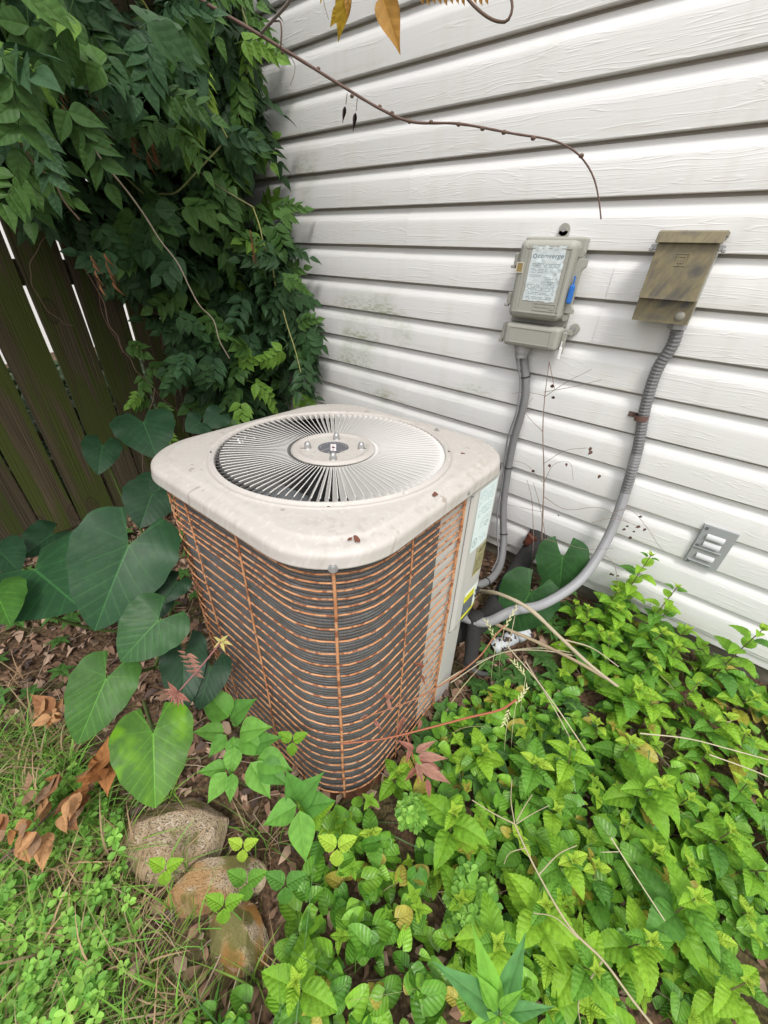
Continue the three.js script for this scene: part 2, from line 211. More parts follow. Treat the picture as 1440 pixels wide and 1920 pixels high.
{
  const S = (h, r) => (th) => roundedR(th, h, r), mixS = (h, r, R, t) => (th) => lerp(roundedR(th, h, r), R, t);
  const cover = loft([[S(0.338, 0.155), -0.037], [S(0.345, 0.16), -0.0375], [S(0.3478, 0.162), -0.0358], [S(0.347, 0.161), -0.0335], [S(0.3458, 0.16), -0.026], [S(0.3452, 0.16), -0.0185], [S(0.3438, 0.159), -0.013], [S(0.3402, 0.157), -0.0092], [S(0.334, 0.153), -0.0068], [S(0.323, 0.147), -0.0049], [S(0.3165, 0.144), -0.0042], [S(0.3135, 0.143), -0.0016], [S(0.309, 0.141), 0], [mixS(0.309, 0.141, 0.3, 0.4), 0.0004], [mixS(0.309, 0.141, 0.3, 0.75), 0.0005], [0.2995, 0.0006], [0.2975, 0.0022], [0.295, 0.0034], [0.2922, 0.0032], [0.29, 0.0018], [0.2882, 0.0002], [0.285, 0.0002], [0.2825, 0.0018], [0.28, 0.0044], [0.2775, 0.0055], [0.2755, 0.0036], [0.2745, -0.001], [0.274, -0.012]], 192, 1.15);
  part(AC, 'top_cover', cover, beige);
  // screws, rust chips and a bolt on the cover
  const screw = (x, y, z, s = 1, axis = null) => { const p = [], n = 10; const g = merged([cyl(0.0075 * s, 0.0075 * s, 0.0012, 0, 0.0006, 0, 18), cyl(0.0042 * s, 0.0046 * s, 0.005 * s, 0, 0.0012 + 0.0025 * s, 0, 6)]); const m = part(AC, 'screw', g, zinc); m.position.set(x, y, z); if (axis) m.quaternion.setFromUnitVectors(UP, axis.normalize()); return m; };
  screw(0.118, 0.001, -0.289, 0.8);
  { const k = roundedR(Math.PI / 4, 0.3465, 0.161) / Math.SQRT2; screw(k, -0.034, k, 1.1, V(1, 0.35, 1)); screw(-k, -0.043, k, 1, V(-1, 0.3, 1)); }
  screw(0.3435, -0.026, -0.062, 0.9, V(1, 0.5, 0)); screw(0.346, -0.04, -0.022 - 0.06, 0.8, V(1, 0.2, 0));
  const chip = mat(rgb(0.14, 0.05, 0.03), 0.9), r = rng(9);
  for (const [x, z, s] of [[0.317, 0.03, 1], [0.304, 0.248, 1], [0.296, 0.256, 0.6], [0.256, -0.19, 0.8]]) { const sh = new THREE.Shape(); for (let i = 0; i < 9; i++) { const a = i / 9 * 6.283, q = (0.0032 + 0.0035 * r()) * s; i ? sh.lineTo(Math.cos(a) * q * 1.7, Math.sin(a) * q) : sh.moveTo(q * 1.7, 0); } const g = new THREE.ExtrudeGeometry(sh, { depth: 0.0006, bevelEnabled: false }); g.rotateX(-Math.PI / 2); g.rotateY(r() * 3); const m = part(AC, 'paint_chip', g, chip); m.position.set(x, x > 0.3 || z > 0.24 ? -0.0012 : 0.0006, z); m.rotation.z = x > 0.3 ? -0.15 : 0; }
  for (const [x, z] of [[0.208, 0.218], [0.232, -0.185], [-0.21, -0.222], [-0.2, 0.225]]) { const m = part(AC, 'drain_slot', cyl(0.0034, 0.0034, 0.0008, 0, 0, 0, 12), mat(rgb(0.03, 0.03, 0.03), 0.9)); m.position.set(x * 0.96, 0.0008, z * 0.96); m.scale.set(1.3, 1, 0.9); }
  for (let k = 0; k < 9; k++) { const g = box(0.012 + 0.014 * r(), 0.0006, 0.002 + 0.003 * r(), 0, 0, 0, 0.0003, 1); const m = part(AC, 'dropping', g, mat(k % 3 ? rgb(0.8, 0.8, 0.78) : rgb(0.12, 0.1, 0.08), 0.9)); m.position.set(-0.215 + 0.05 * (r() - 0.5), 0.0012, 0.12 + 0.07 * (r() - 0.5)); m.rotation.y = -0.9 + r() * 0.6; m.scale.setScalar(0.6 + 0.4 * r()); }
  // fan grille: radial louvre blades between a hub plate and the opening
  const grille = new THREE.Group(); grille.name = 'fan_grille'; AC.add(grille);
  const NB = 98, r0 = 0.099, r1 = 0.276, nb = 14;
  const bg = grid(6, nb, (u, v) => { const rr = lerp(r0, r1, v), w = lerp(0.0072, 0.0185, sstep(0, 1, v * 1.05)), pinch = sstep(0.9, 1, v), start = sstep(0.07, 0, v), tilt = lerp(lerp(0.78, 1.02, v), 0.1, Math.max(pinch, start)), k = u - 0.5, lip = -0.0016 * Math.cos(k * Math.PI) ;
    const t = k * w * Math.cos(tilt) * lerp(1, 0.55, pinch), y = -0.0035 - k * w * Math.sin(tilt) + lip * (1 - pinch) + 0.0035 * pinch; return V(rr, y, t); });
  const edgePts = []; for (let k = 1; k <= nb - 1; k++) { const p = bg.attributes.position, i0 = k * 7; edgePts.push(V(p.getX(i0), p.getY(i0) + 0.0002, p.getZ(i0))); }
  const bladeGeo = merged([bg, tube(edgePts, 0.0011, 0.0013, 14, 4)]);
  for (let i = 0; i < NB; i++) { const m = part(grille, 'grille_blade', bladeGeo, bladeMat); m.rotation.y = -i / NB * Math.PI * 2; }
  const lathe = (p, n = 64) => new THREE.LatheGeometry(p.map(([a, b]) => new THREE.Vector2(a, b)), n);
  part(grille, 'hub_plate', lathe([[0.0002, 0.001], [0.078, 0.001], [0.082, 0.0016], [0.0865, 0.0045], [0.092, 0.0058], [0.098, 0.0046], [0.1035, 0.0006], [0.1035, -0.002], [0.09, -0.004], [0.0002, -0.004]]), beige);
  const hubTex = canvasTex(512, 512, (x, w, h) => { x.fillStyle = '#5c5d62'; x.fillRect(0, 0, w, h); x.translate(w / 2, h / 2); for (let i = 0; i < 900; i++) { x.fillStyle = hash2(i, 1, 4) > 0.5 ? 'rgba(120,125,130,.25)' : 'rgba(60,60,66,.25)'; x.fillRect((hash2(i, 2, 4) - 0.5) * w, (hash2(i, 3, 4) - 0.5) * h, 9, 5); }
    x.fillStyle = '#e6e2e0'; for (let i = 0; i < 22; i++) { const a = i / 22 * 6.28; if (hash2(i, 8, 8) > 0.25) { x.beginPath(); x.arc(Math.cos(a) * 218, Math.sin(a) * 218, 7, 0, 7); x.fill(); } }
    x.rotate(-0.8); x.fillStyle = '#e9dfe0'; x.fillRect(-46, -150, 92, 300); x.fillStyle = '#b88d92'; for (let j = 0; j < 9; j++) { x.fillRect(-36 + 20 * hash2(j, 2, 6), -140 + j * 33, 44, 9); x.fillStyle = j % 2 ? '#85787c' : '#c69a9e'; } x.fillStyle = '#5c5d62'; for (let i = 0; i < 26; i++) x.fillRect((hash2(i, 1, 3) - 0.5) * 110 - 8, (hash2(i, 2, 3) - 0.5) * 320, 16 + 14 * hash2(i, 3, 3), 10);
    x.strokeStyle = '#e6e2e0'; x.lineWidth = 6; x.setLineDash([22, 10]); x.beginPath(); x.moveTo(-60, 20); x.lineTo(-165, 120); x.stroke(); x.fillStyle = '#111'; x.beginPath(); x.arc(0, 0, 30, 0, 7); x.fill(); });
  { const g = new THREE.CircleGeometry(0.038, 48), p = g.attributes.position; for (let k = 1; k < p.count; k++) { const a = Math.atan2(p.getY(k), p.getX(k)); if (Math.abs(a - 0.0) < 0.3) { p.setX(k, p.getX(k) * 0.9); p.setY(k, p.getY(k) * 0.9); } } g.rotateX(-Math.PI / 2); const m = part(grille, 'hub_sticker', g, mat(0xffffff, 0.6, { map: hubTex })); m.position.y = 0.0016; tag(m, 'worn dark grey round sticker on the hub'); }
  for (const [x, z] of [[-0.036, -0.047], [-0.043, 0.045], [0.05, 0.05], [0.054, -0.043]]) { const m = part(grille, 'acorn_nut', lathe([[0.0095, 0], [0.0095, 0.001], [0.0078, 0.0015], [0.008, 0.007], [0.0076, 0.011], [0.0058, 0.0148], [0.003, 0.0166], [0.0001, 0.017]], 14), zinc); m.position.set(x, 0.001, z);
    const sl = part(grille, 'hub_slot', box(0.0085, 0.0006, 0.0028, 0, 0, 0, 0.0002, 1), mat(rgb(0.02, 0.02, 0.02), 0.9)); const L = Math.hypot(x, z); sl.position.set(x * (1 + 0.014 / L), 0.0014, z * (1 + 0.014 / L)); sl.rotation.y = 0.7; }
  // fan motor and fan blades below the grille
  const dark = mat(rgb(0.1, 0.105, 0.11), 0.5, { metalness: 0.2 }), grey = mat(rgb(0.33, 0.35, 0.37), 0.45, { metalness: 0.4 });
  part(AC, 'fan_motor', lathe([[0.0001, -0.03], [0.055, -0.032], [0.068, -0.04], [0.07, -0.05], [0.07, -0.16], [0.06, -0.175], [0.0001, -0.18]], 40), dark);
  for (let k = 0; k < 3; k++) { const g = grid(10, 8, (u, v) => { const a = k * 2.094 + 0.35 + (u - 0.5) * lerp(0.9, 1.25, v) , rr = lerp(0.045, 0.255, v); return V(rr * Math.cos(a), -0.2 + (u - 0.5) * 0.075 + 0.02 * Math.sin(u * 3), rr * Math.sin(a)); }); part(AC, 'fan_blade', g, grey); }
  // coil: finned sheet all round except the service corner
  const H = 0.86, hb = 0.316, rb = 0.138;
  const rrPath = (h, r, startZ, endX, n = 14) => { const p = [V(h, 0, startZ)]; for (let k = 1; k < 6; k++) p.push(V(h, 0, lerp(startZ, h - r, k / 6))); const arc = (cx, cz, a0) => { for (let k = 0; k <= n; k++) { const a = a0 + k / n * Math.PI / 2; p.push(V(cx + r * Math.cos(a), 0, cz + r * Math.sin(a))); } }; const c = h - r; arc(c, c, 0); for (let k = 1; k < 8; k++) p.push(V(lerp(c, -c, k / 8), 0, h)); arc(-c, c, Math.PI / 2); for (let k = 1; k < 8; k++) p.push(V(-h, 0, lerp(c, -c, k / 8))); arc(-c, -c, Math.PI); for (let k = 1; k < 6; k++) p.push(V(lerp(-c, endX, k / 6), 0, -h)); p.push(V(endX, 0, -h)); return p; };
  const coilMap = tex(1024, 512, (u, v) => { const row = v * 12, fr = row - Math.floor(row), fin = (u * 160) % 1, n = fbm(u * 14, v * 9, 4, 7, 14, 9); let g = 0.48 + 0.16 * n; g *= lerp(0.55, 1, sstep(0.02, 0.18, fr) * sstep(0.98, 0.82, fr)); g *= fin < 0.45 ? 0.72 : 1.04; let c = [g * 0.99, g * 1.0, g * 1.02]; c = mixc(c, [0.5, 0.38, 0.3], 0.4 * sstep(0.6, 0.76, fbm(u * 22, v * 30, 3, 33, 22, 30))); c = mixc(c, [0.52, 0.52, 0.52], 0.35 * sstep(0.62, 0.72, fbm(u * 40, v * 18, 3, 53, 40, 18))); return c; });
  const coilBump = gtex(1024, 512, (u, v) => { const row = v * 12, fr = row - Math.floor(row), fin = (u * 160) % 1; return 0.5 * Math.sin(fr * Math.PI) + 0.5 * (fin < 0.5 ? 0 : 1); });
  const coilMat = mat(0xffffff, 0.75, { map: coilMap, bumpMap: coilBump, bumpScale: 0.003 });
  { const p = rrPath(hb, rb, -0.06, -0.05), L = [0]; for (let i = 1; i < p.length; i++) L.push(L[i - 1] + p[i].distanceTo(p[i - 1])); const n = p.length - 1;
    const sheet = (d) => grid(n, 12, (u, v) => { const q = p[Math.round(u * n)]; const len = Math.hypot(q.x, q.z); return V(q.x * (1 - d / len), lerp(-0.034, -H, v), q.z * (1 - d / len)); }, (u, v) => [L[Math.round(u * n)] / 0.28, lerp(-0.034, -H, v) / 0.1]);
    part(AC, 'condenser_coil', merged([sheet(0), sheet(0.03)]), coilMat); }
  // rusty wire guard
  const ys = []; for (let y = -0.045, k = 0; y > -0.85; k++) { ys.push(y); y -= k < 6 ? 0.0195 : 0.035; }
  const gh = 0.327, gr = 0.146; let wi = 0;
  for (const y of ys) { const p = rrPath(gh, gr, -0.088, 0.1, 8), rr = rng(100 + wi); p.forEach((q, i) => { q.y = y + 0.0016 * (rr() - 0.5) + (i > 30 ? 0.0012 : 0) * Math.sin(i); const w = 0.0016 * (rr() - 0.5), l = Math.hypot(q.x, q.z); q.x *= 1 + w / l; q.z *= 1 + w / l; }); const g = tube(p, 0.0021, 0.0021, 76, 5), uv = g.attributes.uv; for (let k = 0; k < uv.count; k++) uv.setXY(k, uv.getX(k) * 4 + wi * 0.173, uv.getY(k) * 1.5 + wi * 0.61); part(AC, 'guard_wire', g, rust); wi++; }
  const k2 = (gh - gr) + gr * Math.SQRT1_2;
  for (const [x, z, rad] of [[gh + 0.003, 0.117, 0.002], [k2 + 0.002, k2 + 0.002, 0.0034], [0.07, gh + 0.003, 0.0024], [-0.12, gh + 0.003, 0.0024], [-k2 - 0.002, k2 + 0.002, 0.003], [-gh - 0.003, 0, 0.0024], [gh + 0.002, -0.088, 0.0042]]) { const p = []; for (let k = 0; k <= 10; k++) p.push(V(x + 0.001 * Math.sin(k * 2.1), lerp(-0.05, -0.845, k / 10), z + 0.001 * Math.cos(k * 1.7))); const g = tube(p, rad, rad, 30, 6), uv = g.attributes.uv; for (let k = 0; k < uv.count; k++) uv.setXY(k, uv.getX(k) * 3 + x, uv.getY(k) * 1.3 + z * 3); part(AC, 'guard_upright', g, rust); }
  // service corner: filler strip beside the coil, corner post, access panel with its stickers, dark recess below
  const strip = (pts, y0, y1, m, name, n = 1) => { const g = grid(pts.length - 1, 6, (u, v) => { const q = pts[Math.round(u * (pts.length - 1))]; return V(q[0], lerp(y0, y1, v), q[1]); }, (u, v) => [u, v]); return part(AC, name, g, m); };
  strip([[0.3155, 0.0], [0.318, -0.045], [0.32, -0.092], [0.323, -0.108]], -0.034, -H, panelMat, 'filler_strip');
  { // post: angle that runs to the base
    const p = [[0.3225, -0.098], [0.3275, -0.102], [0.329, -0.106], [0.3295, -0.19], [0.327, -0.194], [0.3, -0.195]]; strip(p, -0.038, -H - 0.04, panelMat, 'corner_post'); }
  { // access panel wraps the corner and curls under at its foot
    const c = 0.34 - 0.12, pts = [[0.331, -0.116], [0.338, -0.119], [0.34, -0.125]]; for (let k = 0; k <= 4; k++) pts.push([0.34, lerp(-0.13, -c, k / 4)]); for (let k = 1; k <= 10; k++) { const a = -k / 10 * Math.PI / 2; pts.push([c + 0.12 * Math.cos(a), -c + 0.12 * Math.sin(a)]); } pts.push([0.1, -0.34], [-0.04, -0.34]);
    const n = pts.length - 1, yv = [-0.04, -0.1, -0.2, -0.3, -0.4, -0.5, -0.512, -0.517, -0.516], off = [0, 0, 0, 0, 0, 0, 0.001, 0.006, 0.014];
    const g = grid(n, 8, (u, v) => { const k = Math.round(v * 8), q = pts[Math.round(u * n)], s = 1 - off[k] / 0.34; return V(q[0] * s, yv[k], q[1] * s); }, (u, v) => [u * 0.6, v * 0.6]); part(AC, 'access_panel', g, panelMat); }
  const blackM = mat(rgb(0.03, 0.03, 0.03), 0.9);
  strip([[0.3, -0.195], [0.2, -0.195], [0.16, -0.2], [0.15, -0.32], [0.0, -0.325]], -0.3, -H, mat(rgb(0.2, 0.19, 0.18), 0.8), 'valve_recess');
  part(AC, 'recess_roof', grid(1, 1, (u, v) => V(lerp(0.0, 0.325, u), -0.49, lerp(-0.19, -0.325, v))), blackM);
  part(AC, 'base_pan', loft([[0.001, -H - 0.002], [S(0.33, 0.15), -H - 0.002], [S(0.332, 0.15), -H - 0.02], [S(0.33, 0.15), -H - 0.05], [0.001, -H - 0.05]], 96), mat(rgb(0.2, 0.15, 0.11), 0.8, { map: rustMap }));
  // stickers on the access panel, each a thin sheet on its face
  const lines = (x, x0, y0, w, n, dy, col, seed) => { x.fillStyle = col; for (let j = 0; j < n; j++) { let q = x0; while (q < x0 + w) { const l = 4 + 16 * hash2(q, j, seed); if (hash2(q, j, seed + 1) > 0.22) x.fillRect(q, y0 + j * dy, Math.min(l, x0 + w - q), dy * 0.45); q += l + 4; } } };
  const decal = (name, label, z0, z1, y0, y1, t, d = 0.0008) => { const g = grid(6, 6, (u, v) => { const z = lerp(z0, z1, u), zz = -0.22; let X = 0.34 + d; if (z < zz) X = 0.22 + Math.sqrt(Math.max(0, (0.12 + d) ** 2 - (z - zz) ** 2)); return V(X, lerp(y1, y0, v), z); }, (u, v) => [u, v]); tag(part(AC, name, g, mat(0xffffff, 0.55, { map: t })), label); };
  decal('rating_sticker', 'pale bluish rating sticker at the top of the panel', -0.138, -0.235, -0.052, -0.238, canvasTex(256, 512, (x, w, h) => { x.fillStyle = '#dfeced'; x.fillRect(0, 0, w, h); lines(x, 14, 24, 226, 9, 13, 'rgba(120,150,165,.55)', 3); lines(x, 30, 160, 190, 5, 15, 'rgba(110,140,155,.6)', 8); lines(x, 90, 260, 140, 7, 14, 'rgba(130,155,165,.5)', 11); x.strokeStyle = 'rgba(110,130,140,.8)'; x.lineWidth = 6; x.beginPath(); x.arc(52, 440, 34, 0, 7); x.stroke(); x.beginPath(); x.arc(52, 428, 12, 0, 5); x.stroke(); x.beginPath(); x.arc(52, 452, 12, 3, 8); x.stroke(); x.beginPath(); x.arc(200, 340, 20, 0, 7); x.stroke(); lines(x, 110, 420, 120, 4, 16, 'rgba(120,145,155,.5)', 15); }));
  decal('notice_sticker', 'weathered gold notice sticker below the rating sticker', -0.184, -0.29, -0.246, -0.348, canvasTex(256, 256, (x, w, h) => { x.fillStyle = '#a39b74'; x.fillRect(0, 0, w, h); for (let i = 0; i < 500; i++) { x.fillStyle = hash2(i, 1, 2) > 0.5 ? 'rgba(205,196,150,.5)' : 'rgba(70,66,45,.35)'; x.fillRect(hash2(i, 2, 2) * w, hash2(i, 3, 2) * h, 12 * hash2(i, 4, 2) + 3, 5); } x.fillStyle = '#4a4430'; x.font = 'bold 58px sans-serif'; x.fillText('AVISO', 34, 62); lines(x, 14, 92, 226, 9, 16, 'rgba(66,60,40,.75)', 5); x.fillStyle = '#e0d9b4'; x.fillRect(0, h - 8, w, 8); }));
  decal('warning_sticker', 'yellow, black and white warning sticker near the foot of the panel', -0.16, -0.296, -0.392, -0.505, canvasTex(512, 512, (x, w, h) => { x.fillStyle = '#eef4f0'; x.fillRect(0, 0, w, h); x.fillStyle = '#f2ee2e'; x.fillRect(0, 60, 235, 110); x.fillStyle = '#3a3a10'; x.beginPath(); x.moveTo(20, 110); x.lineTo(36, 80); x.lineTo(52, 110); x.fill(); x.font = 'bold 34px sans-serif'; x.fillText('WARNING', 60, 110); x.font = 'bold 26px sans-serif'; x.fillText('ADVERTENCIA', 40, 150); x.fillStyle = '#4c5158'; x.fillRect(0, 170, 235, 240); lines(x, 12, 186, 210, 13, 17, 'rgba(170,180,190,.8)', 7);
    x.fillStyle = '#3c4444'; x.beginPath(); x.ellipse(375, 150, 34, 70, 0.45, 0, 7); x.fill(); x.beginPath(); x.ellipse(300, 185, 44, 20, 0.7, 0, 7); x.fill(); x.beginPath(); x.moveTo(270, 250); x.lineTo(340, 215); x.lineTo(420, 280); x.lineTo(360, 380); x.lineTo(315, 330); x.fill(); x.fillStyle = '#eef4f0'; x.beginPath(); x.moveTo(300, 250); x.lineTo(330, 268); x.lineTo(420, 240); x.lineTo(330, 300); x.fill();
    x.fillStyle = '#f2ee2e'; x.fillRect(0, 410, w, 52); x.fillStyle = '#6d6a18'; x.font = 'bold 20px sans-serif'; x.fillText('ELECTRICAL SHOCK HAZARD', 160, 442); x.fillStyle = '#4f5450'; x.fillRect(0, 462, w, 50); }));
  screw(0.3298, -0.512, -0.143, 0.75, V(1, 0, 0));
}
// ------------------------------------------------------------------ boxes, conduits and vent on the wall
const greyPlastic = mat(rgb(0.36, 0.355, 0.315), 0.62, { bumpMap: beigeBump, bumpScale: 0.0005 });
{
  const o = thing('utility_box', 'grey plastic utility box with peeling white sticker on the siding', 'utility box', V(-0.487, 1.1, 0.024));
  part(o, 'back_plate', merged([box(0.175, 0.225, 0.02, 0, 0.0, 0.01, 0.006), box(0.03, 0.034, 0.006, 0.012, 0.112, 0.006, 0.003)]), greyPlastic);
  { const g = new THREE.CylinderGeometry(0.015, 0.015, 0.006, 20); g.rotateX(Math.PI / 2); g.translate(0.012, 0.129, 0.006); part(o, 'mounting_tab', g, greyPlastic); const s = cyl(0.006, 0.006, 0.004, 0, 0, 0, 8); s.rotateX(Math.PI / 2); s.translate(0.012, 0.129, 0.011); part(o, 'screw', s, zinc); }
  const lid = part(o, 'lid', merged([box(0.158, 0.197, 0.062, 0, 0.005, 0.045, 0.018, 4), box(0.128, 0.0035, 0.002, 0.008, 0.083, 0.0762, 0.0008, 1), box(0.14, 0.004, 0.003, 0.004, -0.076, 0.0762, 0.001, 1), box(0.003, 0.165, 0.002, -0.056, 0.005, 0.0762, 0.0008, 1), box(0.003, 0.165, 0.002, -0.046, 0.005, 0.0762, 0.0008, 1), box(0.005, 0.15, 0.003, 0.07, 0.005, 0.0762, 0.001, 1)]), greyPlastic);
  part(o, 'embossed_plate', merged([box(0.064, 0.0016, 0.0014, 0.03, -0.05, 0.0766, 0.0005, 1), box(0.064, 0.0016, 0.0014, 0.03, -0.068, 0.0766, 0.0005, 1), box(0.0016, 0.018, 0.0014, -0.0015, -0.059, 0.0766, 0.0005, 1), box(0.0016, 0.018, 0.0014, 0.0615, -0.059, 0.0766, 0.0005, 1), ...[0, 1, 2, 3, 4, 5, 6, 7].map((k) => box(0.0032, 0.004 + 0.002 * hash2(k, 1, 1), 0.0014, 0.005 + k * 0.0054, -0.058, 0.0766, 0.0006, 1)), box(0.008, 0.009, 0.0016, 0.053, -0.06, 0.0766, 0.003, 2)]), greyPlastic);
  const sheet = canvasTex(512, 832, (x, w, h) => { x.fillStyle = '#cdd6d8'; x.fillRect(0, 0, w, h); for (let i = 0; i < 260; i++) { x.fillStyle = hash2(i, 1, 7) > 0.5 ? 'rgba(228,236,238,.5)' : 'rgba(176,188,196,.35)'; const a = hash2(i, 2, 7) * w, b = hash2(i, 3, 7) * h; x.save(); x.translate(a, b); x.rotate(-0.7); x.fillRect(0, 0, 90 * hash2(i, 4, 7) + 10, 10); x.restore(); }
    x.fillStyle = '#6e7c86'; x.font = 'italic bold 84px sans-serif'; x.fillText('comverge', 96, 168); x.beginPath(); x.arc(60, 146, 27, 0, 7); x.lineWidth = 13; x.strokeStyle = '#6e7c86'; x.stroke();
    const L = (x0, y0, ww, n, dy, s) => { x.fillStyle = 'rgba(104,118,130,.68)'; for (let j = 0; j < n; j++) { let q = x0; while (q < x0 + ww) { const l = 6 + 22 * hash2(q, j, s); if (hash2(q, j, s + 1) > 0.2) x.fillRect(q, y0 + j * dy, Math.min(l, x0 + ww - q), dy * 0.5); q += l + 5; } } };
    L(40, 250, 440, 3, 24, 2); L(40, 330, 260, 3, 25, 5); L(30, 420, 190, 2, 22, 9); L(250, 450, 220, 2, 22, 12); x.font = 'bold 44px sans-serif'; x.fillText('IC', 410, 420); L(230, 520, 220, 2, 28, 15); L(30, 570, 440, 5, 22, 19); L(30, 690, 440, 2, 24, 29); x.font = 'bold 46px sans-serif'; L(40, 760, 420, 2, 26, 31); });
  const sh = grid(22, 34, (u, v) => { const e = Math.min(u, 1 - u, v, 1 - v), x = lerp(-0.038, 0.056, u), y = lerp(-0.045, 0.096 - 0.008, v); const d = (u + v * 1.6) * 9, w = sstep(0.45, 0.75, fbm(u * 5 + 2, v * 7, 2, 17)); return V(x + (e < 0.01 ? 0.0016 * (fbm(v * 16, u * 16, 2, 6) - 0.5) * 2 : 0), y + (e < 0.01 ? 0.003 * (fbm(u * 12, v * 12, 2, 9) - 0.5) * 2 : 0), 0.0766 + 0.0004 + 0.0028 * w * (0.5 + 0.5 * Math.sin(d * 2 + 6 * fbm(u * 4, v * 4, 2, 3))) * (0.4 + 0.6 * hash2(Math.floor(d), 1, 2))); }, (u, v) => [u, v]);
  tag(part(o, 'paper_sticker', sh, mat(0xffffff, 0.45, { map: sheet })), 'crinkled white sticker with faded print on the lid');
  { const f = new THREE.Shape([new THREE.Vector2(-0.011, -0.013), new THREE.Vector2(0.011, -0.013), new THREE.Vector2(0.011, 0.013), new THREE.Vector2(-0.011, 0.013)]); f.holes.push(new THREE.Path([new THREE.Vector2(-0.008, -0.0105), new THREE.Vector2(-0.008, 0.0105), new THREE.Vector2(0.008, 0.0105), new THREE.Vector2(0.008, -0.0105)])); const g = new THREE.ExtrudeGeometry(f, { depth: 0.003, bevelEnabled: false }); g.translate(-0.0655, 0.036, 0.0755); const win = part(o, 'indicator_window', g, mat(rgb(0.55, 0.52, 0.44), 0.5)); part(win, 'lens', box(0.016, 0.021, 0.002, -0.0655, 0.036, 0.0768, 0.0005, 1), mat(rgb(0.3, 0.22, 0.08), 0.25)); }
  for (const [y, s] of [[0.055, 1], [-0.045, 1]]) part(o, 'hinge', merged([box(0.016, 0.034 * s, 0.02, -0.087, y, 0.05, 0.004), box(0.012, 0.008, 0.014, -0.095, y - 0.018, 0.054, 0.002)]), greyPlastic);
  { const sh2 = new THREE.Shape(); [[0, 0.062], [0.022, 0.062], [0.022, 0.045], [0.012, 0.036], [0.01, -0.05], [0.02, -0.062], [0.02, -0.07], [-0.006, -0.07], [-0.008, 0.04]].forEach(([a, b], i) => i ? sh2.lineTo(a, b) : sh2.moveTo(a, b)); const g = new THREE.ExtrudeGeometry(sh2, { depth: 0.01, bevelEnabled: true, bevelSize: 0.001, bevelThickness: 0.001, bevelSegments: 1 }); g.translate(0.083, 0, 0.03); const l = part(o, 'latch', g, greyPlastic); const b = new THREE.CylinderGeometry(0.009, 0.009, 0.008, 16); b.rotateX(Math.PI / 2); b.translate(0.085, 0.075, 0.034); const c = b.clone(); c.translate(0, -0.158, 0); part(l, 'boss', b, greyPlastic); part(l, 'boss', c, greyPlastic); }
  tag(part(o, 'blue_seal', merged([box(0.014, 0.046, 0.01, 0.089, -0.022, 0.054, 0.004), box(0.004, 0.03, 0.004, 0.088, 0.008, 0.05, 0.001)]), mat(rgb(0.025, 0.16, 0.55), 0.35)), 'blue plastic seal tag on the latch');
  // smaller junction box below
  const b2 = part(o, 'junction_box', merged([box(0.172, 0.066, 0.056, 0.004, -0.142, 0.038, 0.012, 4), box(0.132, 0.003, 0.002, 0.002, -0.121, 0.0662, 0.0008, 1), box(0.132, 0.003, 0.002, 0.002, -0.163, 0.0662, 0.0008, 1), box(0.003, 0.044, 0.002, 0.066, -0.142, 0.0662, 0.0008, 1), box(0.003, 0.044, 0.002, -0.064, -0.142, 0.0662, 0.0008, 1)]), greyPlastic);
  part(b2, 'hinge', merged([box(0.014, 0.05, 0.018, -0.089, -0.138, 0.044, 0.003), box(0.012, 0.01, 0.012, -0.096, -0.166, 0.046, 0.002)]), greyPlastic);
  { const t = new THREE.CylinderGeometry(0.014, 0.014, 0.008, 18); t.rotateX(Math.PI / 2); t.translate(0.112, -0.112, 0.008); part(b2, 'mounting_ear', merged([t, box(0.034, 0.016, 0.01, 0.096, -0.124, 0.012, 0.003), box(0.012, 0.062, 0.016, 0.096, -0.152, 0.03, 0.003)]), greyPlastic); const s = cyl(0.006, 0.006, 0.004, 0, 0, 0, 8); s.rotateX(Math.PI / 2); s.translate(0.112, -0.112, 0.014); part(b2, 'screw', s, zinc); }
  tag(part(o, 'white_seal', merged([box(0.009, 0.036, 0.007, 0.1, -0.178, 0.05, 0.003), box(0.003, 0.022, 0.003, 0.099, -0.155, 0.05, 0.001)]), mat(rgb(0.78, 0.78, 0.77), 0.4)), 'white plastic seal tag hanging from the lower latch');
  part(o, 'conduit_fitting', merged([cyl(0.026, 0.024, 0.022, -0.022, -0.184, 0.03, 24), cyl(0.02, 0.019, 0.018, -0.023, -0.202, 0.03, 24)]), mat(rgb(0.33, 0.33, 0.33), 0.6));
}
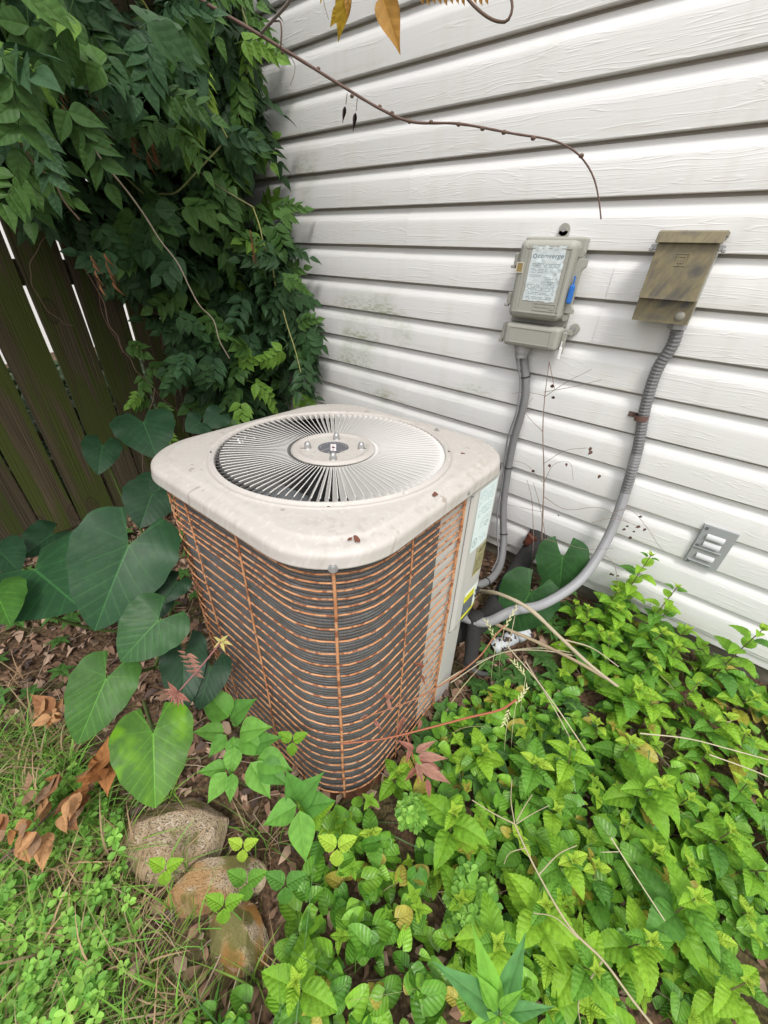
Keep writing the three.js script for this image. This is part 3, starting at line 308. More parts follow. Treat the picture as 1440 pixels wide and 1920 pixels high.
{
  const paint = canvasTex(512, 512, (x, w, h) => { x.fillStyle = '#7b745f'; x.fillRect(0, 0, w, h); for (let i = 0; i < 500; i++) { x.fillStyle = hash2(i, 1, 3) > 0.5 ? 'rgba(142,128,94,.18)' : 'rgba(96,92,76,.16)'; x.beginPath(); x.ellipse(hash2(i, 2, 3) * w, hash2(i, 3, 3) * h, 50 * hash2(i, 4, 3) + 8, 24 * hash2(i, 5, 3) + 5, -0.9, 0, 7); x.fill(); }
    const smear = (a, b, rx, ry, t, al) => { for (let k = 0; k < 14; k++) { x.fillStyle = `rgba(74,74,76,${al})`; x.beginPath(); x.ellipse(a + (hash2(k, a, 1) - 0.5) * rx, b + (hash2(k, b, 2) - 0.5) * ry, rx * (0.4 + 0.6 * hash2(k, 3, 1)), ry * (0.4 + 0.6 * hash2(k, 4, 1)), t, 0, 7); x.fill(); } }; smear(400, 215, 64, 34, -0.3, 0.13); smear(330, 345, 110, 30, -0.75, 0.1); smear(150, 330, 80, 15, -1.0, 0.09); smear(250, 385, 60, 30, -0.5, 0.13); smear(420, 395, 50, 20, -0.4, 0.09); smear(250, 30, 120, 16, 0, 0.03); smear(230, 470, 160, 26, 0, 0.04); smear(60, 260, 14, 60, 0.3, 0.05); });
  const pm = mat(rgb(1.0, 0.98, 0.93), 0.5, { map: paint, metalness: 0.1 }), edge = mat(rgb(0.42, 0.42, 0.4), 0.45, { metalness: 0.3 });
  const o = thing('disconnect_box', 'brown stained metal electrical disconnect box above a flexible conduit', 'electrical box', V(-0.162, 1.13, 0.024));
  const uvxy = (g) => { const p = g.attributes.position, u = g.attributes.uv; for (let k = 0; k < p.count; k++) u.setXY(k, (p.getX(k) + 0.066) / 0.132, (p.getY(k) + 0.1) / 0.2); return g; };
  const side = (pts, w) => { const s = new THREE.Shape(); pts.forEach(([z, y], i) => i ? s.lineTo(z, y) : s.moveTo(z, y)); const g = new THREE.ExtrudeGeometry(s, { depth: w, bevelEnabled: true, bevelSize: 0.0012, bevelThickness: 0.0012, bevelSegments: 2 }); g.rotateY(-Math.PI / 2); g.translate(w / 2, 0, 0); return uvxy(g); };
  part(o, 'enclosure', side([[0, -0.088], [0.04, -0.088], [0.04, 0.08], [0, 0.08]], 0.118), edge);
  part(o, 'hood', side([[0, 0.093], [0.06, 0.0935], [0.076, 0.09], [0.081, 0.0715], [0.078, 0.071], [0.071, 0.086], [0, 0.086]], 0.13), pm);
  part(o, 'cover', side([[0.041, -0.043], [0.083, -0.043], [0.082, -0.038], [0.07, 0.072], [0.041, 0.074]], 0.118), pm);
  part(o, 'lower_plate', side([[0.041, -0.0945], [0.0665, -0.0945], [0.066, -0.0445], [0.041, -0.0445]], 0.121), pm);
  { const g = new THREE.SphereGeometry(0.0115, 20, 10, 0, 6.3, 0, Math.PI / 2); g.rotateX(Math.PI / 2); g.scale(1, 1, 0.55); g.translate(0.04, -0.078, 0.066); part(o, 'knockout_dome', uvxy(g), mat(rgb(0.27, 0.26, 0.22), 0.5)); }
  { const t = [], b = (x0, y0, x1, y1) => t.push(box(Math.abs(x1 - x0) + 0.002, Math.abs(y1 - y0) + 0.002, 0.0045, (x0 + x1) / 2, (y0 + y1) / 2, 0.0738 - ((y0 + y1) / 2 - 0.037) * 0.11, 0.0008, 1)); const q = 0.0118, X = 0.0, Y = 0.037; b(X - q, Y - q, X + q, Y - q); b(X - q, Y + q, X + q, Y + q); b(X - q, Y - q + 0.003, X - q, Y + q - 0.003); b(X + q, Y - q + 0.003, X + q, Y + q - 0.003); const p = 0.0062; b(X - p, Y - p, X + p, Y - p); b(X - p + 0.001, Y + p, X + p, Y + p); b(X + p, Y - p + 0.003, X + p, Y + p - 0.003); b(X - p, Y - p + 0.003, X - p, Y + p - 0.005); part(o, 'embossed_emblem', uvxy(merged(t)), pm); }
  for (const s of [-1, 1]) { const g = merged([box(0.014, 0.013, 0.006, s * 0.067, 0.062, 0.064, 0.002), box(0.008, 0.008, 0.008, s * 0.072, 0.057, 0.067, 0.002)]); part(o, 'hinge_lug', g, zinc); }
  { const g = new THREE.TorusGeometry(0.011, 0.0012, 6, 16, Math.PI); g.scale(1, 0.3, 1); g.translate(-0.036, -0.0935, 0.0668); part(o, 'pull_slot', box(0.026, 0.004, 0.0016, -0.041, -0.0905, 0.0665, 0.0006, 1), mat(rgb(0.75, 0.73, 0.66), 0.5)); }
}
// conduits: ribbed flexible tubes
function ribbed(pts, r, pitch, m) { const c = new THREE.CatmullRomCurve3(pts, false, 'centripetal'), L = c.getLength(), n = Math.round(L / pitch * 6), g = new THREE.TubeGeometry(c, n, r, 14, false), p = g.attributes.position; for (let i = 0; i <= n; i++) { const q = c.getPointAt(i / n), k = 1 + m * Math.cos(i / 6 * 2 * Math.PI); for (let j = 0; j <= 14; j++) { const a = i * 15 + j, v = V(p.getX(a), p.getY(a), p.getZ(a)).sub(q).multiplyScalar(k).add(q); p.setXYZ(a, v.x, v.y, v.z); } } g.computeVertexNormals(); return g; }
const conduitMat = mat(rgb(0.19, 0.19, 0.195), 0.6), tieMat = mat(rgb(0.02, 0.02, 0.02), 0.6), cableMat = mat(rgb(0.13, 0.115, 0.1), 0.7);
const acPoint = (x, y, z) => { AC.updateMatrixWorld(true); return AC.localToWorld(V(x, y, z)); };
{
  const p = [V(-0.509, 0.905, 0.046), onZ(985, 740, 0.046), onZ(960, 840, 0.048), onZ(944, 950, 0.07), onZ(944, 1020, 0.11), onZ(938, 1058, 0.19), onZ(924, 1082, 0.28), onZ(905, 1094, 0.36), acPoint(0.27, -0.5, -0.28)];
  const o = thing('conduit', 'grey conduit from the utility box down behind the outdoor unit', 'conduit');
  part(o, 'tube', ribbed(p, 0.0135, 0.006, 0.02), conduitMat);
  const c = new THREE.CatmullRomCurve3(p, false, 'centripetal'), L = 1;
  for (const t of [0.07, 0.36, 0.6, 0.85]) { const q = c.getPointAt(t), g = new THREE.TorusGeometry(0.0148, 0.0022, 6, 18); const m = part(o, 'cable_tie', g, tieMat); m.position.copy(q); m.quaternion.setFromUnitVectors(V(0, 0, 1), c.getTangentAt(t)); }
  const cb = [V(-0.535, 0.925, 0.06), V(-0.515, 0.87, 0.062)]; for (let k = 0; k < 9; k++) { const q = c.getPointAt(0.08 + k * 0.085); cb.push(q.add(V(-0.014 + 0.004 * Math.sin(k * 2), 0, 0.012 + 0.012 * Math.max(0, Math.sin(k * 1.3))))); }
  tag(part(o, 'control_cable', tube(cb, 0.0026, 0.0026, 60, 6), mat(rgb(0.2, 0.2, 0.21), 0.6)), 'thin grey cable tied along the conduit');
}
{
  const p = [V(-0.122, 1.04, 0.05), onZ(1262, 645, 0.045), onZ(1234, 690, 0.042), onZ(1211, 760, 0.04), onZ(1194, 850, 0.04), onZ(1172, 925, 0.05), onZ(1138, 1012, 0.1), onZ(1090, 1085, 0.2), onZ(1020, 1132, 0.34), onZ(960, 1146, 0.46), acPoint(0.375, -0.565, -0.265), acPoint(0.26, -0.58, -0.25)];
  const o = thing('flexible_conduit', 'thick grey flexible conduit curving from the disconnect box to the unit', 'conduit');
  part(o, 'tube', ribbed(p.slice(0, 6), 0.0148, 0.0095, 0.055), mat(rgb(0.17, 0.17, 0.175), 0.55)); part(o, 'smooth_length', ribbed(p.slice(4).map((q, i) => i ? q : q.clone()), 0.0152, 0.008, 0.012), mat(rgb(0.3, 0.3, 0.315), 0.55));
  part(o, 'connector', merged([cyl(0.021, 0.021, 0.02, -0.122, 1.03, 0.05, 8)]), zinc);
  const cl = new THREE.CatmullRomCurve3(p, false, 'centripetal'); { const q = onZ(1203, 783, 0.04), g = new THREE.CylinderGeometry(0.0185, 0.0185, 0.016, 20, 1, true); const m = part(o, 'strap', g, mat(rgb(0.13, 0.07, 0.055), 0.7)); m.position.copy(q); m.rotation.z = 0.1; const tab = part(o, 'strap_tab', merged([box(0.022, 0.015, 0.003, -0.027, 0, -0.014, 0.001), (() => { const s = cyl(0.005, 0.005, 0.006, 0, 0, 0, 6); s.rotateX(Math.PI / 2); s.translate(-0.03, 0, -0.01); return s; })()]), mat(rgb(0.16, 0.1, 0.08), 0.6)); tab.position.copy(q); }
}
{
  const o = thing('foundation_vent', 'small grey plastic louvre vent plate on the siding low down', 'vent', V(0.142, 0.51, 0.0265)), g = mat(rgb(0.33, 0.345, 0.35), 0.5), W = 0.082, H = 0.128;
  const s = new THREE.Shape([new THREE.Vector2(0, 0.012), new THREE.Vector2(W, 0.012), new THREE.Vector2(W, -H), new THREE.Vector2(0, -H)]); const slots = [[0.018, 0.062, -0.016], [0.02, 0.062, -0.042], [0.02, 0.064, -0.086]];
  for (const [a, b, y] of slots) s.holes.push(new THREE.Path([new THREE.Vector2(a, y), new THREE.Vector2(a, y - 0.018), new THREE.Vector2(b, y - 0.018), new THREE.Vector2(b, y)]));
  part(o, 'face_plate', new THREE.ExtrudeGeometry(s, { depth: 0.005, bevelEnabled: true, bevelSize: 0.001, bevelThickness: 0.001, bevelSegments: 1 }), g);
  for (const [a, b, y] of slots) { const q = part(o, 'louvre', grid(1, 3, (u, v) => V(lerp(a, b, u), y + 0.002 - v * 0.016, 0.006 + 0.007 * Math.sin(v * 2.2))), mat(rgb(0.55, 0.56, 0.57), 0.4)); }
  part(o, 'ledge', merged([box(0.07, 0.003, 0.006, 0.036, -0.066, 0.008, 0.001, 1), box(0.06, 0.003, 0.005, 0.036, -0.115, 0.008, 0.001, 1), box(0.004, 0.13, 0.004, 0.003, -0.058, 0.007, 0.001, 1)]), g);
  for (const [x, y] of [[0.009, 0.002], [0.009, -0.06], [0.009, -0.12]]) part(o, 'screw_boss', box(0.009, 0.009, 0.004, x, y, 0.007, 0.001, 1), mat(rgb(0.12, 0.125, 0.13), 0.6));
}
// refrigerant line in black foam, and paint-flaked drain pipe stub
{
  const foam = mat(rgb(0.028, 0.027, 0.027), 0.95, { bumpMap: soilBump, bumpScale: 0.004 });
  const o = thing('insulated_pipe', 'black foam insulated pipe from the wall down to the unit', 'pipe');
  part(o, 'foam_sleeve', tube([onZ(1010, 1000, 0.01), onZ(1000, 1022, 0.05), onZ(968, 1070, 0.14), onZ(935, 1125, 0.28), onZ(905, 1165, 0.42), acPoint(0.25, -0.72, -0.24)], 0.034, 0.032, 30, 14, 0.08), foam);
  part(o, 'sleeve_end', tube([onZ(892, 1150, 0.5), onZ(888, 1190, 0.52), onZ(884, 1225, 0.54), onZ(880, 1245, 0.55)], 0.026, 0.022, 12, 12, 0.1), foam);
  tag(part(o, 'rust_patch', tube([onZ(1000, 1004, 0.055), onZ(984, 1022, 0.085)], 0.02, 0.013, 5, 10, 0.3), mat(rgb(0.16, 0.07, 0.04), 0.9, { map: rustMap })), 'brown torn patch at the top of the pipe');
  part(o, 'copper_line', tube([onZ(880, 1250, 0.55), onZ(900, 1262, 0.52), onZ(930, 1262, 0.4)], 0.008, 0.008, 10, 8), mat(rgb(0.1, 0.1, 0.1), 0.6));
  const flake = canvasTex(256, 256, (x, w, h) => { x.fillStyle = '#c9cdd2'; x.fillRect(0, 0, w, h); x.fillStyle = '#4b3f3a'; for (let i = 0; i < 60; i++) { x.beginPath(); const a = hash2(i, 1, 9) * w, b = hash2(i, 2, 9) * h; for (let k = 0; k < 7; k++) { const t = k / 7 * 6.28, q = 4 + 15 * hash2(i, k, 3); x.lineTo(a + Math.cos(t) * q * 1.4, b + Math.sin(t) * q); } x.fill(); } });
  const d = thing('drain_pipe', 'short white drain pipe stub with flaking paint beside the unit', 'pipe');
  const fm = mat(0xffffff, 0.7, { map: flake });
  const q0 = onGround(925, 1215, 0.03), q1 = onGround(990, 1178, 0.05); const g = tube([q0, q0.clone().lerp(q1, 0.5), q1], 0.026, 0.026, 8, 16), uv = g.attributes.uv; for (let k = 0; k < uv.count; k++) uv.setXY(k, uv.getX(k) * 6, uv.getY(k) * 7); part(d, 'pipe_length', g, fm);
  const e = tube([q1.clone().lerp(q0, 0.35), q1.clone().lerp(q0, 0.05)], 0.031, 0.031, 3, 16); part(d, 'coupling', e, fm);
}
// ------------------------------------------------------------------ foliage: textures, leaf shapes, materials
const veinTex = (w, h, o) => tex(w, h, (u, v) => { // pale veins and blotches over an even blade; a tint multiplies it
  const x = Math.abs(u - 0.5) * 2, k = o.pairs, f = (v - o.slope * x + 1) * k, d = Math.abs(f - Math.round(f)) / k * h / 256;
  const mid = sstep(o.mw || 0.07, 0.015, x), sidev = sstep(0.013, 0.003, d) * sstep(1.0, 0.5, x) * (o.vein || 0.5);
  const ret = o.net ? sstep(0.12, 0.02, Math.abs(fbm(u * 13, v * 19, 2, 8) - 0.5)) * o.net : 0;
  let g = 0.86 + 0.22 * (fbm(u * 4, v * 5, 3, o.seed) - 0.5); let c = [g, g, g];
  c = mixc(c, [0.98, 0.98, 0.9], clamp(mid * (o.mid || 0.7) + sidev + ret, 0, 0.9));
  if (o.blotch) c = mixc(c, [1, 0.95, 0.45], o.blotch * sstep(0.58, 0.75, fbm(u * 5 + 3, v * 6, 3, o.seed + 4)));
  if (o.edge) c = mixc(c, [1, 1, 0.7], o.edge * sstep(0.95, 1, x));
  return c; });
const veinBump = (w, h, o) => gtex(w, h, (u, v) => { const x = Math.abs(u - 0.5) * 2, k = o.pairs, f = (v - o.slope * x + 1) * k, t = Math.abs(f - Math.round(f)) * 2; const q = o.net ? fbm(u * 16, v * 22, 2, 3) : 0.5; return clamp(0.25 + 0.55 * Math.pow(t, 0.6) * sstep(0, 0.2, x) + 0.35 * (q - 0.5), 0, 1); });
const leafMat = (r, g, b, map, bump, bs, rough = 0.5, tr = 0.3) => phys(rgb(r, g, b), rough, { map, bumpMap: bump, bumpScale: bs, transmission: tr, thickness: 0, specularIntensity: 0.32 });
const mintO = { pairs: 6, slope: 0.28, vein: 0.3, mid: 0.4, net: 0.3, seed: 5, mw: 0.06 };
const mintMap = veinTex(192, 256, mintO), mintBump = veinBump(192, 256, mintO);
const MINT = [[0.25, 0.52, 0.045], [0.33, 0.61, 0.05], [0.17, 0.41, 0.05], [0.5, 0.75, 0.08], [0.125, 0.33, 0.055]].map((c) => leafMat(...c, mintMap, mintBump, 0.0022, 0.46));
const MINT_YELLOW = leafMat(0.42, 0.42, 0.05, mintMap, mintBump, 0.002, 0.6);
const vineO = { pairs: 5, slope: 0.2, vein: 0.18, mid: 0.4, seed: 11, mw: 0.06 };
const vineMap = veinTex(96, 192, vineO), vineBump = veinBump(96, 192, vineO);
const VINE = [[0.08, 0.18, 0.045], [0.105, 0.225, 0.05], [0.06, 0.14, 0.05], [0.2, 0.38, 0.06], [0.34, 0.54, 0.08], [0.065, 0.15, 0.065]].map((c) => leafMat(...c, vineMap, vineBump, 0.0012, 0.48, 0.3));
const VINE_WHITE = leafMat(1, 1, 1, vineMap, vineBump, 0.0012, 0.5, 0.3);
const taroTexture = (blotch) => tex(512, 512, (u, v) => { // attachment at v = .28; midrib to the tip, radial side veins
  const x = (u - 0.5) * 2, z = (v - 0.28), ax = Math.abs(x); let g = 0.66 + 0.18 * (fbm(u * 6, v * 6, 4, 3) - 0.5); let c = [g * 0.97, g, g * 0.98];
  const mid = z > 0 ? sstep(0.035 * (1.1 - v) + 0.008, 0.004, ax) : 0; let vein = 0;
  for (let i = 0; i < 5; i++) { const z0 = 0.02 + i * 0.125, s = 0.42 + 0.05 * i, d = Math.abs((z - z0) - ax * s * (1 - 0.25 * ax)); if (z > z0 - 0.02) vein = Math.max(vein, sstep(0.011, 0.003, d) * sstep(1, 0.35, ax) * 0.55); }
  const lob = Math.abs(ax * 0.62 + z * 1.0) ; if (z < 0) vein = Math.max(vein, sstep(0.022, 0.006, lob) * 0.6); vein = Math.max(vein, sstep(0.012, 0.003, Math.abs(z + ax * 0.06)) * 0.4 * sstep(0.9, 0.3, ax));
  c = mixc(c, [0.95, 1, 0.86], clamp(mid * 0.75 + vein * 0.6, 0, 0.85)); c = mixc(c, [0.9, 0.95, 0.8], 0.35 * sstep(0.22, 0, Math.hypot(x, z * 1.6)));
  if (blotch) c = mixc(c, [1, 1, 0.42], 0.62 * sstep(0.5, 0.72, fbm(u * 4 + 2, v * 5 + 1, 3, 19)) * sstep(0.2, 0.9, ax + 0.4 * v));
  return mixc(c, [0.95, 1, 0.75], 0.5 * sstep(0.62, 0.68, fbm(u * 30, v * 30, 2, 44)) * 0.25); });
const taroMap = taroTexture(false), taroMapB = taroTexture(true), taroBump = gtex(256, 256, (u, v) => { const x = Math.abs(u - 0.5) * 2, f = ((v - 0.28) - x * 0.5) * 8; return 0.5 + 0.35 * Math.abs(Math.sin(f * Math.PI)) * sstep(0, 0.15, x) + 0.2 * (fbm(u * 12, v * 12, 3, 6) - 0.5); });
const taroMat = (r, g, b, m = taroMap) => leafMat(r, g, b, m, taroBump, 0.0007, 0.4, 0.22);
const TARO = [taroMat(0.07, 0.195, 0.085), taroMat(0.09, 0.24, 0.08), taroMat(0.135, 0.34, 0.065), taroMat(0.18, 0.42, 0.06, taroMapB), taroMat(0.055, 0.14, 0.07)];
const stemMat = mat(rgb(0.1, 0.16, 0.04), 0.6), mintStem = mat(rgb(0.14, 0.12, 0.05), 0.7), twigBrown = mat(rgb(0.13, 0.085, 0.06), 0.85), twigPale = mat(rgb(0.4, 0.34, 0.24), 0.85, { bumpMap: soilBump, bumpScale: 0.002 }), vineStem = mat(rgb(0.2, 0.19, 0.09), 0.75), straw = mat(rgb(0.46, 0.41, 0.28), 0.85), redStem = mat(rgb(0.32, 0.1, 0.05), 0.6);
// leaf shapes, one unit long along +z
const ovate = (w, pt = 1.2) => (u) => [0, w * Math.pow(Math.sin(Math.PI * Math.pow(u, 0.72)), pt) * (1 - 0.12 * u) + 0.004];
const serrate = (fn, n, a) => (u) => { const [i, o] = fn(u), t = u * n; return [i, o * (1 - a * (1 - (t - Math.floor(t))))]; };
const mintLeaf = (k) => blade(22, 3, 0, serrate(ovate(0.35, 0.72), 11, 0.17), (x, z) => 0.1 * Math.sin(z * 3) - (0.22 + 0.07 * k) * z * z + 0.55 * Math.abs(x) - 1.1 * x * x + 0.012 * Math.sin(z * 34) * Math.abs(x) * 4);
const MINT_GEO = [0, 1, 2].map(mintLeaf);
const acumin = (w) => (u) => [0, w * Math.pow(Math.sin(Math.PI * Math.pow(u, 0.62)), 1.25) + 0.004];
const leaflet = (w, droop, fold) => blade(9, 2, 0, acumin(w), (x, z) => -droop * z * z + fold * Math.abs(x) + 0.02 * Math.sin(z * 9) * Math.abs(x) * 3);
const heart = (kw, ruf, ph) => blade(26, 5, -0.38, (u) => { const z = lerp(-0.38, 1, u); let o; if (z < 0) { const t = (z + 0.38) / 0.38; o = 0.15 + (kw - 0.15) * Math.sqrt(Math.max(0, 1 - (1 - t) * (1 - t) * 1.0)) * 0.98; if (t < 0.02) o = 0.16; } else o = kw * Math.pow(Math.max(0, 1 - Math.pow(z, 1.75)), 0.82) * (1 + 0.1 * z) + 0.004; const i = z < 0 ? 0.012 + 0.13 * Math.pow(-z / 0.38, 0.8) : 0; return [Math.min(i, o), o * (1 + 0.02 * Math.sin(z * 21 + ph))]; }, (x, z) => -0.16 * z * z - 0.1 * (z < 0 ? z * z * 4 : 0) + 0.2 * Math.abs(x) - 0.22 * x * x + ruf * Math.sin(z * 11 + ph + Math.sign(x)) * Math.pow(Math.abs(x) / kw, 2));
const HEART = [heart(0.44, 0.022, 0), heart(0.48, 0.03, 2), heart(0.41, 0.03, 4)];
// ------------------------------------------------------------------ elephant ear plants
const camTo = (p) => CAM.clone().sub(p).normalize();
function taroLeaf(parent, A, T, geo, m, wide, face, root) { const ax = T.clone().sub(A), L = ax.length(); ax.normalize(); let n = camTo(A).multiplyScalar(face).addScaledVector(UP, 1 - face); n.addScaledVector(ax, -n.dot(ax)).normalize(); const o = part(parent, 'leaf', geo, m); place(o, A, ax, n, V(L * wide, L, L));
  if (root) { const under = A.clone().addScaledVector(n, -0.004), mid = A.clone().lerp(root, 0.45).addScaledVector(n, -0.06); mid.y = Math.max(mid.y, root.y + 0.05); part(parent, 'leaf_stalk', tube([under, A.clone().addScaledVector(n, -0.025).lerp(root, 0.06), mid, root], 0.0035, 0.006, 16, 6), stemMat); } return o; }
{
  const root = V(-1.25, -0.06, 1.16), r2 = V(-1.12, -0.08, 1.22), r3 = V(-1.02, -0.08, 1.3);
  const t = thing('elephant_ear_plant', 'large heart shaped elephant ear leaves beside the wire guarded side of the unit', 'plant');
  const L = [ // attachment px, tip px, depths, width, facing, shape, tint, root
    [244, 1016, 172, 1184, 0.92, 0.85, 1.2, 0.75, 0, 0, root], [62, 1066, 140, 1128, 1.08, 1.0, 1.75, 0.7, 1, 0, root], [300, 1160, 222, 1240, 0.84, 0.79, 1.6, 0.72, 2, 1, r2], [201, 1268, 141, 1398, 0.82, 0.76, 1.12, 0.7, 0, 2, r2], [287, 1370, 290, 1515, 0.74, 0.68, 1.15, 0.8, 1, 3, r3],
    [345, 1222, 343, 1335, 0.92, 0.86, 0.95, 0.7, 2, 4, r2], [286, 925, 262, 985, 1.12, 1.06, 1.5, 0.75, 0, 4, root], [100, 1000, 40, 1040, 1.3, 1.2, 1.3, 0.6, 2, 4, root], [278, 1115, 230, 1190, 0.98, 0.93, 1.3, 0.7, 1, 4, root], [-8, 1108, 14, 1162, 0.96, 0.9, 1.1, 0.7, 0, 2, root], [332, 1090, 300, 1130, 0.98, 0.94, 1.2, 0.7, 1, 4, r2], [-5, 1030, 30, 1065, 1.15, 1.1, 1.2, 0.6, 2, 4, root], [395, 1250, 372, 1330, 0.93, 0.88, 1.2, 0.6, 0, 4, r2]];
  for (const [a, b, c, d, e, f, w, fc, g, m, rt] of L) taroLeaf(t, along(a, b, e), along(c, d, f), HEART[g], TARO[m], w, fc, rt);
  const t2 = thing('elephant_ear_plant', 'dark heart shaped leaf standing alone against the fence planks', 'plant'); taroLeaf(t2, along(192, 834, 1.42), along(184, 884, 1.36), HEART[0], TARO[4], 1.12, 0.85, V(-1.75, 0, 0.95));
  const t3 = thing('elephant_ear_plant', 'shaded broad leaves rising behind the far corner of the unit cover', 'plant'); const r4 = V(-1.45, 0, 0.62); for (const [a, b, c, d, e, f, w] of [[268, 790, 292, 852, 1.42, 1.36, 1.3], [376, 792, 350, 806, 1.5, 1.45, 1.5], [412, 778, 384, 800, 1.55, 1.5, 1.2], [300, 905, 290, 960, 1.25, 1.2, 1.3]]) taroLeaf(t3, along(a, b, e), along(c, d, f), HEART[1], TARO[4], w, 0.75, r4);
  const t4 = thing('elephant_ear_plant', 'elephant ear with two broad green leaves in front of the insulated pipe', 'plant'); const r5 = onGround(1012, 1150); taroLeaf(t4, onZ(1055, 1042, 0.16), onZ(1047, 1128, 0.2), HEART[0], TARO[1], 1.12, 0.8, r5); taroLeaf(t4, onZ(996, 1108, 0.27), onZ(950, 1186, 0.36), HEART[1], TARO[1], 1.2, 0.75, r5);
}
// ------------------------------------------------------------------ climbing vine over the fence and the corner
function compoundGeo(seed, pairs, len, lw, ll, droop) { // pinnate leaf along +z: stalk and drooping leaflets
  const r = rng(seed), list = []; const base = leaflet(0.27, 0.25, 0.3), o = new THREE.Object3D(); const curve = (t) => V(0.02 * Math.sin(t * 3), -droop * t * t * len, t * len);
  for (let i = 0; i <= pairs; i++) { const t = i === pairs ? 1 : 0.25 + 0.72 * i / pairs, p = curve(t), s = ll * (0.8 + 0.35 * Math.sin(Math.PI * (0.25 + 0.6 * t))) * (0.9 + 0.2 * r());
    for (const sd of i === pairs ? [0] : [-1, 1]) { const a = sd * (1.2 - 0.5 * t) + 0.25 * (r() - 0.5), ax = V(Math.sin(a), -0.1 - 0.3 * r(), Math.cos(a)).normalize(), n = V(sd * 0.25 + 0.3 * (r() - 0.5), 1, 0.15 * (r() - 0.5)); place(o, p, ax, n.addScaledVector(ax, -n.dot(ax)).normalize(), V(s * lw * (0.85 + 0.3 * r()), s, s)); o.updateMatrix(); const g = base.clone(); g.applyMatrix4(o.matrix); list.push(g); } }
  list.push(tube([curve(0), curve(0.35), curve(0.7), curve(1)], 0.0011, 0.0006, 6, 4)); return mergeGeometries(list);
}
const VGEO = [compoundGeo(1, 4, 0.125, 1.1, 0.052, 0.3), compoundGeo(2, 4, 0.135, 1.05, 0.055, 0.4), compoundGeo(3, 3, 0.1, 1.15, 0.058, 0.2), compoundGeo(4, 5, 0.15, 1.0, 0.05, 0.5), compoundGeo(5, 3, 0.095, 1.2, 0.056, 0.3)];
